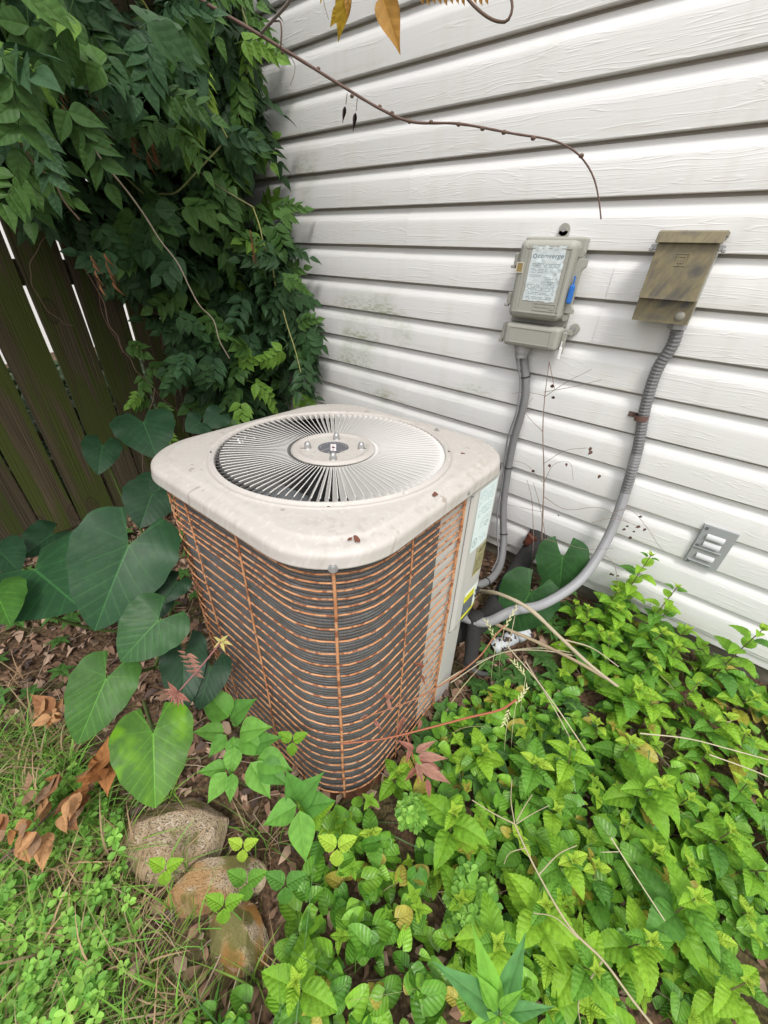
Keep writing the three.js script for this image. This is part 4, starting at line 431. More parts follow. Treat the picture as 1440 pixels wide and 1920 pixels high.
{
  const vine = thing('climbing_vine', 'dense dark green climbing vine hanging over the fence and wall corner', 'vine');
  const r = rng(404);
  const P1 = [[-60, -80], [430, -80], [452, 60], [440, 150], [470, 225], [492, 330], [522, 400], [538, 500], [560, 590], [576, 660], [572, 740], [470, 790], [398, 775], [372, 690], [330, 660], [290, 560], [225, 480], [120, 400], [60, 330], [-60, 270]];
  const surf = (x, y) => { const a = onX(x, y, -2.08), b = onZ(x, y, 0.03); const ta = a.clone().sub(CAM).dot(CF), tb = b.clone().sub(CAM).dot(CF); return ta > 0 && (tb < 0 || ta < tb) ? ta : tb; };
  let n = 0;
  const leafAt = (x, y, t, sc, m, dirPx) => { const p = along(x, y, t); let ax = dirPx ? along(x + dirPx[0], y + dirPx[1], t * 0.985).sub(p) : V(0.9 * (r() - 0.3), 0.3 - 1.05 * r(), 1.7 * (r() - 0.45)); ax.normalize(); const nn = V(0.85 + 0.6 * (r() - 0.5), 0.5, 0.5 + 0.8 * (r() - 0.5)); nn.addScaledVector(ax, -nn.dot(ax)).normalize(); const o = part(vine, 'leaf', VGEO[Math.floor(r() * 5)], VINE[m]); place(o, p, ax, nn, sc * (dirPx ? 0.9 : 0.95)); n++; return o; };
  // sprays that stand out over the white siding, then singles that hang in front of the planks
  for (const [x, y, dx, dy, s, m] of [[468, 292, 62, -70, 1, 3], [500, 402, 66, -30, 1, 1], [520, 528, 56, -34, 0.95, 1], [552, 615, 46, -20, 0.85, 1], [548, 680, 50, -8, 0.8, 0], [556, 700, 40, 14, 0.8, 5], [455, 250, 40, 30, 1, 3], [430, 300, 20, 60, 1, 3], [470, 380, 30, 50, 1, 1], [490, 470, 10, 60, 1, 1], [440, 90, 16, 90, 1.1, 3], [425, 120, 24, 90, 1.1, 4], [405, 60, 16, 80, 1.1, 4], [452, 40, 6, 70, 0.9, 3], [420, 190, 20, 70, 1, 4]]) leafAt(x, y, surf(x, y) * 0.86, s, m, [dx, dy]);
  for (const [x, y, dx, dy, s, m] of [[232, 650, 60, 20, 0.85, 1], [270, 690, 50, 20, 0.9, 1], [262, 700, 0, 50, 0.8, 1], [282, 738, -40, 20, 0.8, 1], [288, 762, 30, 24, 0.8, 1], [296, 800, 18, 30, 0.8, 3], [262, 730, -20, 24, 0.7, 3], [318, 590, 50, 30, 1, 2], [340, 540, 40, 40, 1, 0], [300, 470, 40, 40, 1, 0], [190, 420, 50, 20, 1, 1], [245, 440, 50, 40, 1, 0]]) leafAt(x, y, surf(x, y) * 0.9, s, m, [dx, dy]);
  for (const [x, y, dx, dy, s, m, t] of [[180, 130, 80, -30, 1.25, 1, 1.05], [215, 70, 80, 30, 1.2, 5, 1.0], [40, 100, 60, 40, 1.2, 2, 0.95], [250, 120, 90, -10, 1.15, 1, 1.1], [150, 210, 90, 30, 1.2, 1, 1.1], [180, 270, 90, 30, 1.2, 5, 1.1], [120, 300, 80, 30, 1.1, 5, 1.2], [60, 190, 50, 60, 1.1, 2, 1.1], [335, 60, 40, 70, 1.1, 4, 1.15], [360, 140, 30, 80, 1.1, 4, 1.2], [300, 190, 70, 20, 1.2, 1, 1.15], [200, 330, 70, 40, 1.1, 0, 1.3], [20, 40, 60, 30, 1.2, 1, 0.95], [110, 40, 60, 40, 1.2, 0, 0.95], [330, 300, 40, 50, 1.1, 0, 1.4]]) leafAt(x, y, t, s, m, [dx, dy]);
  while (n < 298) { const x = lerp(-60, 590, r()), y = lerp(-80, 800, r()); if (!inPoly(P1, x, y) || fbm(x / 95, y / 70, 2, 91) < 0.37 + 0.14 * r() * sstep(350, 100, x)) continue; const up = sstep(420, 40, y) * sstep(460, 200, x); const f = lerp(1, lerp(0.78, 0.56, up), Math.pow(r(), 1.1)), edge = sstep(380, 520, x); leafAt(x, y, surf(x, y) * (f - 0.05), 0.85 + 0.35 * r(), r() < 0.25 * edge + 0.12 * sstep(300, 60, y) ? 3 : [0, 1, 2, 0, 5][Math.floor(r() * 5)]); }
  // the countless smaller leaves deeper in the mass and overhead
  const ims = VGEO.map((g) => new THREE.InstancedMesh(g, VINE_WHITE, 900)), cnt = [0, 0, 0, 0, 0], c = new THREE.Color();
  const add = (p, s, tone) => { const k = Math.floor(r() * 5); if (cnt[k] >= 900) return; const ax = V(0.8 * (r() - 0.3), 0.25 - 1.1 * r(), 1.6 * (r() - 0.45)).normalize(), nn = V(0.6 + 0.6 * (r() - 0.5), 0.8, 0.4 + 0.8 * (r() - 0.5)); nn.addScaledVector(ax, -nn.dot(ax)).normalize(); ims[k].setMatrixAt(cnt[k], matOf(p, ax, nn, s)); const q = 0.75 + 0.5 * r(); ims[k].setColorAt(cnt[k], c.setRGB(0.055 * q * tone, 0.125 * q * tone, 0.042 * q)); cnt[k]++; };
  for (let k = 0; k < 1700; ) { const x = lerp(-60, 590, r()), y = lerp(-80, 800, r()); if (!inPoly(P1, x, y)) continue; k++; if (fbm(x / 95, y / 70, 2, 91) < 0.42) continue; if (r() < 0.25 * sstep(300, 600, y)) continue; add(along(x, y, surf(x, y) * lerp(0.99, 0.82, r())), 0.85 + 0.3 * r(), 0.9); }
  for (let k = 0; k < 1100; k++) { const p = V(lerp(-2.9, -1.15, r()), lerp(2.05, 2.75, r()), lerp(-0.3, 2.6, r())); p.y += 0.25 * (p.x + 1.15) * -0.4; if (p.z < 0.75 && p.x > -1.75) continue; add(p, 1.2 + 0.5 * r(), 1); }
  ims.forEach((m, i) => { m.count = cnt[i]; m.name = 'leaf_mass'; m.castShadow = m.receiveShadow = true; tag(m, null, null, null, 'stuff'); vine.add(m); });
  // stems
  const S = (name, pts, r0, r1, m, k = 0.7) => part(vine, name, tube(pts.flatMap((q, i) => { const n = pts[i + 1]; if (!n) return [q]; const w = 5 * Math.sin(i * 2.3 + q[0]); return [q, [(q[0] + n[0]) / 2 + w, (q[1] + n[1]) / 2 - w * 0.5, q[2] && n[2] ? (q[2] + n[2]) / 2 : undefined]]; }).map(([x, y, t]) => along(x, y, t || surf(x, y) * k)), r0, r1, pts.length * 14, 5, 0.25), m);
  S('stem', [[65, 13, 0.95], [181, 146, 1.05], [370, 319, 1.35], [474, 388]], 0.003, 0.002, vineStem);
  S('stem', [[20, 80, 1], [100, 190, 1.1], [163, 250, 1.2], [241, 362], [300, 450], [357, 542], [400, 600], [430, 672]], 0.003, 0.002, mat(rgb(0.27, 0.23, 0.17), 0.8), 0.66);
  S('stem', [[190, 270, 1.2], [215, 310, 1.25], [275, 366, 1.3], [327, 362, 1.3], [388, 301, 1.3], [440, 240, 1.35], [462, 180, 1.35], [469, 108, 1.3], [464, 50, 1.25], [450, -40, 1.2]], 0.003, 0.0035, mat(rgb(0.17, 0.19, 0.06), 0.6));
  S('stem', [[240, -20, 1.0], [280, 22, 1.05], [335, 90, 1.1], [375, 150, 1.2], [405, 205, 1.3], [426, 258]], 0.0028, 0.002, mat(rgb(0.24, 0.24, 0.06), 0.65));
  S('stem', [[-20, 190], [40, 270], [100, 340], [150, 413]], 0.003, 0.0025, twigBrown);
  S('stem', [[474, 388], [495, 460], [517, 538], [540, 615], [564, 698]], 0.0032, 0.002, mat(rgb(0.3, 0.29, 0.1), 0.65), 0.82);
  S('stem', [[128, 380], [118, 420], [80, 450], [56, 495], [60, 535], [82, 572], [110, 597], [138, 611]], 0.002, 0.0015, twigBrown, 0.9);
  S('stem', [[150, 470], [175, 530], [205, 610], [228, 654], [255, 695], [288, 728], [340, 772], [385, 802]], 0.0026, 0.002, twigBrown, 0.88);
  S('stem', [[290, 728], [275, 780], [262, 830], [268, 880], [290, 945]], 0.0022, 0.0016, twigBrown, 0.86);
  S('stem', [[165, 490], [190, 580], [222, 640], [230, 662]], 0.002, 0.0016, twigBrown, 0.93); S('stem', [[215, 490], [260, 530], [296, 565], [305, 640], [312, 665]], 0.002, 0.0014, twigBrown, 0.92);
  for (const [x, y0, y1] of [[330, 600, 800], [338, 640, 810], [345, 560, 790], [352, 650, 800]]) S('stem', [[x - 4, y0], [x, (y0 + y1) / 2], [x + 6, y1]], 0.0016, 0.0014, twigBrown, 0.94);
  for (const [x, y] of [[155, 140], [180, 175], [235, 215], [262, 225], [275, 220], [95, 115], [470, 430], [170, 478], [195, 474]]) { const p = along(x, y, surf(x, y) * 0.72), L = []; for (let k = 0; k < 5; k++) { const g = leaflet(0.13, 0.4, 0.5); const q = matOf(V(0, -0.018 * k, 0), V(0.5 * (r() - 0.5), -1, 0.5 * (r() - 0.5)).normalize(), V(r() - 0.5, 0.1, 1).normalize(), 0.035 + 0.012 * r()); g.applyMatrix4(q); L.push(g); } const m = part(vine, 'dead_leaf', mergeGeometries(L), mat(rgb(0.2, 0.09, 0.04), 0.9)); m.position.copy(p); }
}
// ------------------------------------------------------------------ bare vine twig across the wall, hanging leaves at the top
{
  const t = thing('bare_twig', 'long bare brown vine twig arching across the white siding', 'twig'), z = 0.45;
  const P = (x, y, zz) => onZ(x, y, zz);
  const pts = [[340, -30, 0.55], [381, 2, 0.55], [470, 55, 0.52], [560, 110, 0.5], [640, 160, 0.48], [715, 205, 0.46], [770, 228, 0.45], [860, 232, 0.44], [960, 250, 0.42], [1045, 266, 0.4], [1085, 290, 0.38], [1112, 330, 0.37], [1123, 375, 0.36], [1127, 411, 0.36]];
  part(t, 'stem', tube(pts.map((q) => P(...q)), 0.0042, 0.0014, 90, 7, 0.2), mat(rgb(0.13, 0.08, 0.065), 0.75));
  const b = (a, r0, r1, m) => part(t, 'side_shoot', tube(a.map((q) => P(...q)), r0, r1, 16, 5), m || twigBrown);
  b([[490, 62, 0.52], [510, 40, 0.54], [545, 0, 0.56], [560, -30, 0.58]], 0.0034, 0.0034, mat(rgb(0.2, 0.17, 0.15), 0.8)); b([[514, 40, 0.54], [526, 42, 0.55], [528, 60, 0.55], [526, 90, 0.55]], 0.0014, 0.002); b([[546, 108, 0.5], [553, 122, 0.5], [552, 138, 0.5], [544, 160, 0.5]], 0.0008, 0.0005);
  for (const [x, y, x2, y2] of [[651, 175, 642, 232], [670, 184, 662, 248]]) { b([[x, y, 0.47], [(x + x2) / 2 + 2, (y + y2) / 2 - 8, 0.47]], 0.0009, 0.0008); const p0 = P(lerp(x, x2, 0.42), lerp(y, y2, 0.42), 0.47), p1 = P(x2, y2, 0.47), g = leaflet(0.11, 0.05, 0.8); const o = part(t, 'dried_pod', merged([g, (() => { const q = g.clone(); q.scale(1, -1, 1); return q; })()]), mat(rgb(0.035, 0.015, 0.02), 0.7)); place(o, p0, p1.clone().sub(p0), V(0, 0.2, 1), p1.distanceTo(p0)); }
  for (const [x, y] of [[530, 98], [597, 129], [660, 180], [712, 200], [735, 212], [768, 228], [808, 229], [860, 233], [905, 241], [945, 248], [1000, 259], [1090, 292]]) { const g = new THREE.IcosahedronGeometry(0.0042, 1); const m = part(t, 'bud', g, twigBrown); m.position.copy(P(x, y, 0.455 - (x > 960 ? 0.05 * (x - 960) / 100 : 0) + (x < 700 ? 0.03 : 0))); m.scale.set(1.2, 0.9, 1); }
  const y = thing('hanging_leaf_spray', 'yellowing leaves hanging from a shoot above the frame over the siding', 'leaves');
  const ym = leafMat(0.5, 0.33, 0.03, vineMap, vineBump, 0.0012, 0.6, 0.35), yb = leafMat(0.45, 0.24, 0.05, vineMap, vineBump, 0.0012, 0.6, 0.3), lf = leaflet(0.24, 0.12, 0.35);
  const hang = (x, y0, x2, y2, w, m, zz) => { const a = P(x, y0, zz), q = P(x2, y2, zz + 0.01), o = part(y, 'leaf', lf, m); place(o, a, q.clone().sub(a), V(0.5, 0.25, 0.8), V(a.distanceTo(q) * w, a.distanceTo(q), a.distanceTo(q))); };
  hang(652, -25, 632, 76, 0.95, ym, 0.6); hang(655, -30, 650, 30, 0.8, yb, 0.6); hang(640, 14, 617, 50, 1.2, ym, 0.6); hang(716, -8, 749, 92, 0.95, yb, 0.6); hang(608, -30, 600, 5, 1, ym, 0.6);
  part(y, 'stem', tube([V(-1.95, 2.25, 0.4), V(-1.5, 2.22, 0.5), P(600, -40, 0.6), P(655, -32, 0.6), P(716, -10, 0.6), P(760, -18, 0.6), P(830, -30, 0.6)], 0.003, 0.0015, 36, 5), vineStem); part(y, 'tendril', tube([P(606, -20, 0.6), P(608, 8, 0.6), P(616, 36, 0.6)], 0.0008, 0.0006, 10, 4), twigBrown);
  const z2 = thing('twig_tip', 'curled twig tip with tiny brown leaflets at the top of the siding', 'twig');
  part(z2, 'stem', tube([P(830, -32, 0.602), P(860, -20, 0.6), P(890, 12, 0.6), P(915, 32, 0.6), P(935, 40, 0.6), P(952, 38, 0.6), P(960, 20, 0.6), P(958, -4, 0.6), P(950, -18, 0.6)], 0.0024, 0.002, 30, 5), twigBrown);
  for (let k = 0; k < 12; k++) { const x = 790 + k * 11, y0 = -6 + 2 * Math.sin(k * 2), a = P(x, y0, 0.6), q = P(x + 4, y0 + 14, 0.6), o = part(z2, 'leaflet', lf, yb); place(o, a, q.clone().sub(a), V(0.3, 0.1, 1), a.distanceTo(q) * 1.05); }
}
// ------------------------------------------------------------------ mint
function mintPlant(name, label, group, base, h, seed, opts = {}) {
  const r = rng(seed), t = thing(name, label, 'mint', base, group), s = (opts.size || 0.055) * 0.85, lean = opts.lean || V((r() - 0.5) * 0.35, 0, (r() - 0.5) * 0.35), n = Math.max(3, Math.round(h / (opts.gap || 0.028)));
  const pos = (f) => V(lean.x * h * f * f, h * f, lean.z * h * f * f);
  part(t, 'stem', tube([pos(0), pos(0.35), pos(0.7), pos(1)], 0.0022, 0.0012, 8, 5), mintStem);
  const m0 = opts.mat ?? Math.floor(r() * 3); let tw = r() * 6.28;
  for (let i = 0; i < n; i++) { const f = (i + 0.7) / n, p = pos(Math.min(1, f)), top = i === n - 1, q = s * (top ? 0.62 : 0.85 + 0.35 * Math.sin(Math.PI * (0.15 + 0.7 * f))) * (0.85 + 0.3 * r()); tw += Math.PI / 2 + 0.3 * (r() - 0.5);
    for (const sd of [0, Math.PI]) { const a = tw + sd + 0.35 * (r() - 0.5), up = lerp(-0.05, 0.5, f * f) + 0.22 * (r() - 0.4), ax = V(Math.cos(a), up, Math.sin(a)).normalize(), nn = V(0.2 * (r() - 0.5), 1, 0.2 * (r() - 0.5)); nn.addScaledVector(ax, -nn.dot(ax)).normalize(); const low = f < 0.45 && r() < 0.12; const o = part(t, 'leaf', MINT_GEO[Math.floor(r() * 3)], low ? MINT_YELLOW : top ? MINT[Math.min(3, m0 + 1)] : MINT[r() < 0.3 ? [0, 1, 2, 4][Math.floor(r() * 4)] : m0]); place(o, p.clone().addScaledVector(ax, 0.006), ax, nn, V(q * (1.05 + 0.25 * r()), q, q)); } }
  for (let k = 0; k < 4; k++) { const a = tw + 0.8 + k * 1.57, ax = V(Math.cos(a), 1.1, Math.sin(a)).normalize(), nn = V(-Math.cos(a) * 0.9, 0.6, -Math.sin(a) * 0.9); nn.addScaledVector(ax, -nn.dot(ax)).normalize(); const o = part(t, 'leaf', MINT_GEO[k % 3], MINT[3]); place(o, pos(1), ax, nn, s * 0.36 * (0.8 + 0.4 * r())); }
  return t;
}
const topBase = (px, py, h) => { const p = onGround(px, py, h); p.y -= h; return p; };
// the sprigs one can point to: pixel of the top, height, leaf size
for (const [px, py, h, s, m, label, z] of [
  [1212, 1035, 0.3, 0.055, 1, 'tallest mint sprig against the siding left of the vent plate', 0.09], [1262, 1095, 0.2, 0.045, 1, 'slim mint sprig against the siding just below the vent plate', 0.1],
  [1420, 1170, 0.2, 0.06, 0, 'mint sprig rising before the siding at the frame edge below the vent plate', 0.14],
  [1085, 1135, 0.12, 0.05, 0, 'mint sprig nearest the bend of the flexible conduit'], [850, 1548, 0.16, 0.075, 0, 'broad textured mint sprig standing apart before the front corner of the unit'], [562, 1862, 0.14, 0.07, 0, 'mint sprig closest to the stones at the bottom edge'],
  [1195, 1275, 0.2, 0.07, 0, 'dark broad leaved mint sprig where the pale dead cane ends'], [1225, 1450, 0.22, 0.075, 0, 'largest crinkled mint sprig in the middle of the mint bed'], [1290, 1700, 0.2, 0.08, 0, 'big mint sprig in the near corner of the bed beside the long dead twig'], [742, 1440, 0.12, 0.05, 0, 'mint sprig touching the wire guard below the reddish creeper']]) {
  let b; if (z) { b = onZ(px, py, z); b.y = Math.max(groundY(b.x, b.z), b.y - h * 1.0); const gy = groundY(b.x, b.z), hh = Math.max(0.08, onZ(px, py, z).y - gy); b.y = gy; mintPlant('mint_plant', label, null, b, hh, px, { size: s, mat: m, gap: 0.04, lean: V(0.04, 0, 0.04) }); } else { b = topBase(px, py, h); mintPlant('mint_plant', label, null, b, h, px, { size: s, mat: m }); } }
{
  const r = rng(88), G = 'mint sprigs crowded in the bed before the wall', lab = 'bright green mint sprig crowded among others in the bed before the wall', done = [];
  const pts = [[1150, 1118], [1190, 1098], [1238, 1142], [1118, 1150], [1272, 1175], [1180, 1150], [1135, 1180], [1230, 1185], [1160, 1210], [1215, 1235], [1085, 1200], [1265, 1215], [1300, 1290], [1345, 1330], [1400, 1300], [1420, 1380], [1085, 1418], [1180, 1400], [1288, 1492], [1130, 1370], [1040, 1500], [1065, 1600], [1130, 1650], [935, 1735], [1360, 1560], [1425, 1600], [1410, 1470], [1350, 1780], [1240, 1600], [985, 1590], [1180, 1560], [1010, 1420], [960, 1290], [1400, 1700], [1300, 1620], [880, 1680], [1200, 1760], [700, 1560], [1100, 1790], [1330, 1410], [900, 1400], [1240, 1310], [1150, 1480], [1380, 1860], [1020, 1700]];
  const own = { '1085,1418': 'mint sprig at the lower end of the slanting pale straw stems', '1040,1500': 'mint sprig just above the forked tip of the long dead twig', '935,1735': 'mint sprig directly behind the lance leaved weed', '1350,1780': 'mint sprig lowest in the near corner of the bed', '1330,1330': 'mint sprig reaching over the two long straw stems at the far edge', '1180,1150': 'mint sprig at the foot of the tallest sprig by the siding', '985,1590': 'mint sprig under the upper fork of the long dead twig', '1130,1650': 'mint sprig touching the short upright straw stem in the near bed', '700,1560': 'mint sprig standing alone in front of the lowest guard wires', '960,1290': 'mint sprig nearest the bowing grey straw stems', '880,1680': 'mint sprig between the lance leaved weed and the broad lone sprig', '1265,1215': 'mint sprig against the bare foundation below the vent plate' };
  for (const [x, y] of pts) { const h = y < 1250 && x > 1100 ? 0.17 + 0.06 * r() : 0.1 + 0.09 * r(), ol = own[x + ',' + y]; mintPlant('mint_plant', ol || lab, ol ? null : G, topBase(x, y, h), h, x * 7 + y, { size: 0.048 + 0.022 * r() }); }
  for (let k = 0; k < 12; k++) { const b = V(lerp(0.5, 1.4, r()), 0, lerp(0.08, 1.1, r())); b.y = groundY(b.x, b.z); const h = 0.1 + 0.12 * r(); if (k < 22) mintPlant('mint_plant', lab, G, b, h, k + 999, { size: 0.055 }); }
}
// ------------------------------------------------------------------ low ground cover, clover, grass and litter that nobody could count
function scatter(name, geos, m, count, sample, s0, s1, label, tint, tilt = 0.5, seed = 1, upB = 1) {
  const r = rng(seed), ims = geos.map((g) => new THREE.InstancedMesh(g, m, Math.ceil(count / geos.length) + 1)), c = new THREE.Color(), cnt = geos.map(() => 0), holder = new THREE.Group(); holder.name = numbered(name);
  for (let k = 0; k < count; k++) { const p = sample(r); if (!p) continue; const g = k % geos.length, a = r() * 6.283, nn = V(tilt * (r() - 0.5), upB, tilt * (r() - 0.5)).normalize(), ax = V(Math.cos(a), 0, Math.sin(a)); ax.addScaledVector(nn, -ax.dot(nn)).normalize(); ims[g].setMatrixAt(cnt[g], matOf(p, ax, nn, lerp(s0, s1, r()))); const t = tint(r); ims[g].setColorAt(cnt[g], c.setRGB(t[0], t[1], t[2])); cnt[g]++; }
  ims.forEach((q, i) => { q.count = cnt[i]; q.name = geos.length > 1 ? name.replace(/_leaves$/, '') + '_leaf_patch' : numbered(name); q.castShadow = q.receiveShadow = true; });
  if (geos.length === 1) { scene.add(ims[0]); return tag(ims[0], label, null, null, 'stuff'); }
  ims.forEach((q) => holder.add(q)); scene.add(holder); return tag(holder, label, null, null, 'stuff');
}
const STONES = [[-0.53, 1.37, 0.15], [-0.42, 1.37, 0.1], [-0.34, 1.39, 0.13]], offStone = (x, z, k = 1) => STONES.every((s) => Math.hypot(x - s[0], z - s[1]) > s[2] * k);
const acClear = (x, z, d = 0) => !(x > -1.02 - d && x < -0.3 + d && z > 0.4 - d && z < 1.12 + d) && z > 0.02;
const BED = [[-0.46, 1.2], [-0.26, 1.02], [-0.24, 0.62], [-0.12, 0.5], [0.02, 0.34], [0.1, 0.1], [0.3, 0.05], [1.5, 0.03], [1.6, 1.2], [0.6, 1.35], [0.1, 1.62], [-0.24, 1.62], [-0.3, 1.42], [-0.32, 1.3]];
const inBed = (x, z) => inPoly(BED, x, z);
const sampleBed = (d, hmax) => (r) => { for (let k = 0; k < 60; k++) { const x = lerp(-0.5, 1.5, Math.pow(r(), 1.25)), z = lerp(0.03, 1.6, r()); if (!inBed(x, z) || !acClear(x, z, 0.0) || !offStone(x, z, 0.9)) continue; if (fbm(x * 5 + d, z * 5, 2, 61) < 0.3 + 0.12 * r()) continue; return V(x, groundY(x, z) + 0.015 + hmax * r() * (0.4 + 1.2 * fbm(x * 4, z * 4, 2, 13)), z); } };
const violetO = { pairs: 5, slope: 0.4, vein: 0.22, mid: 0.35, seed: 31, mw: 0.05 }, violetMap = veinTex(128, 128, violetO), violetBump = veinBump(128, 128, violetO);
const violetLeaf = (k) => { const g = blade(12, 3, -0.25, (u) => { const z = lerp(-0.25, 1, u); const o = z < 0 ? 0.16 + 0.36 * Math.sqrt(Math.max(0, 1 - (z / 0.25) ** 2)) : 0.52 * Math.pow(Math.max(0, 1 - z ** 1.9), 0.62); return [z < 0 ? 0.02 + 0.1 * (-z / 0.25) : 0, o + 0.004]; }, (x, z) => 0.75 * x * x * (k ? 1.6 : 1.1) - 0.2 * z * z + 0.1 * z + 0.02 * Math.sin(z * 14) * Math.abs(x)); const st = tube([V(0, -0.004, 0), V(0, -0.25, -0.12), V(0.03, -0.8, -0.2)], 0.02, 0.024, 5, 4); return mergeGeometries([g, st]); };
const violetMat = phys(0xffffff, 0.34, { map: violetMap, bumpMap: violetBump, bumpScale: 0.0016, transmission: 0.25, thickness: 0, specularIntensity: 0.6 });
const greens = (a, b) => (r) => { const t = r(), q = 0.8 + 0.45 * r(); const y = r() < 0.07; return y ? [0.55, 0.5, 0.09] : [lerp(a[0], b[0], t) * q, lerp(a[1], b[1], t) * q, lerp(a[2], b[2], t) * q]; };
scatter('violet_leaves', [violetLeaf(0), violetLeaf(1)], violetMat, 2500, sampleBed(0, 0.085), 0.018, 0.046, 'glossy rounded green leaves covering the bed between the mint', greens([0.115, 0.33, 0.04], [0.27, 0.55, 0.05]), 0.9, 11);
const smallMint = mergeGeometries([0, 1, 2, 3].map((k) => { const g = MINT_GEO[k % 3].clone(); const a = k * 1.57; g.applyMatrix4(matOf(V(0, 0.02 * k, 0), V(Math.cos(a), 0.25 + 0.1 * k, Math.sin(a)).normalize(), V(-Math.cos(a) * 0.25, 1, -Math.sin(a) * 0.25), 1 - 0.12 * k)); return g; }));
const mintWhite = phys(0xffffff, 0.5, { map: mintMap, bumpMap: mintBump, bumpScale: 0.002, transmission: 0.3, thickness: 0, specularIntensity: 0.3 });
scatter('young_mint_leaves', [smallMint], mintWhite, 620, sampleBed(3, 0.09), 0.016, 0.038, 'young mint leaves filling in the bed before the wall', greens([0.24, 0.5, 0.05], [0.42, 0.68, 0.06]), 0.7, 12);
const cloverGeo = (() => { const L = [], base = blade(5, 2, 0, (u) => [u > 0.8 ? (u - 0.8) * 0.5 : 0, 0.42 * Math.pow(Math.sin(Math.PI * Math.min(0.93, 0.08 + u * 0.72)), 0.8) * Math.min(1, u * 2.4 + 0.1)], (x, z) => 0.5 * Math.abs(x) - 0.12 * z * z); for (let k = 0; k < 3; k++) { const a = k * 2.094, g = base.clone(); g.applyMatrix4(matOf(V(0, 0, 0), V(Math.cos(a), 0.12, Math.sin(a)).normalize(), V(0, 1, 0), 1)); L.push(g); } L.push(tube([V(0, 0, 0), V(0.1, -0.9, 0.1), V(0, -2.2, 0.3)], 0.035, 0.04, 4, 4)); return mergeGeometries(L); })();
const cloverMat = phys(0xffffff, 0.55, { transmission: 0.35, thickness: 0, specularIntensity: 0.4 });
const CLOVER = [[-0.62, 1.66, 0.2], [-0.5, 1.78, 0.2], [-0.75, 1.72, 0.22], [-0.58, 1.56, 0.07], [-0.7, 1.78, 0.15], [-0.5, 1.68, 0.09], [-0.85, 1.55, 0.1], [-0.68, 1.6, 0.15], [0.02, 1.04, 0.05], [-0.17, 1.0, 0.03]];
scatter('clover', [cloverGeo], cloverMat, 560, (r) => { const c = CLOVER[Math.floor(r() * CLOVER.length)], a = r() * 6.28, q = c[2] * Math.sqrt(r()), x = c[0] + Math.cos(a) * q, z = c[1] + Math.sin(a) * q; if (!acClear(x, z, 0.02) || !offStone(x, z)) return null; return V(x, groundY(x, z) + 0.02 + 0.05 * r() + (x > -0.25 ? 0.05 : 0), z); }, 0.011, 0.021, 'pale green three lobed clover patches on the ground', (r) => { const t = r(), q = 0.8 + 0.4 * r(); return [lerp(0.17, 0.33, t) * q, lerp(0.4, 0.6, t) * q, lerp(0.07, 0.1, t) * q]; }, 0.6, 13);
// grass: bent thin blades in small tufts
const tuft = (seed, n, len, droop) => { const r = rng(seed), L = []; for (let k = 0; k < n; k++) { const a = r() * 6.28, l = len * (0.5 + r()), d = droop * (0.4 + r()), w = 0.0012 + 0.0012 * r(), x0 = 0.03 * (r() - 0.5), z0 = 0.03 * (r() - 0.5), b = r() * 6.28; L.push(grid(1, 6, (u, v) => V(x0 + Math.cos(a) * l * d * v * v + (u - 0.5) * w * 2 * (1 - v * v) * Math.cos(b), l * v * (1 - 0.55 * d * v), z0 + Math.sin(a) * l * d * v * v + (u - 0.5) * w * 2 * (1 - v * v) * Math.sin(b)))); } return mergeGeometries(L); };
const GRASS = [[-1.25, 1.62], [-0.95, 1.4], [-0.62, 1.3], [-0.42, 1.22], [-0.3, 1.32], [-0.26, 1.5], [-0.3, 1.75], [-0.6, 1.95], [-1.3, 1.95]];
const sampleGrass = (far) => (r) => { for (let k = 0; k < 60; k++) { const x = lerp(-1.4, -0.05, r()), z = lerp(1.15, 2.0, r()); if (!inPoly(GRASS, x, z) && r() > far) continue; if (!acClear(x, z, 0.03) || (!offStone(x, z, 0.9) && r() < 0.85)) continue; if (z < 1.5 && x < -0.62 && r() < 0.75) continue; return V(x, groundY(x, z) - 0.004, z); } };
const grassMat = phys(0xffffff, 0.6, { transmission: 0.25, thickness: 0, specularIntensity: 0.3 });
scatter('grass', [tuft(1, 11, 0.1, 0.8), tuft(2, 9, 0.13, 1.1), tuft(3, 13, 0.08, 1.0)], grassMat, 640, sampleGrass(0.03), 0.7, 1.25, 'thin bending grass blades around the stones', (r) => { const t = r(); return t < 0.3 ? [0.36 + 0.1 * r(), 0.3, 0.18] : [0.15 + 0.08 * r(), 0.3 + 0.12 * r(), 0.06]; }, 0.5, 21);
scatter('long_grass', [tuft(6, 4, 0.2, 1.0), tuft(7, 3, 0.24, 1.3)], grassMat, 70, (r) => { const p = sampleBed(1, 0)(r); if (p) p.y -= 0.02; return p; }, 0.8, 1.2, 'few long curved grass blades in the bed', (r) => r() < 0.3 ? [0.42, 0.35, 0.2] : [0.1, 0.22, 0.07], 0.6, 22);
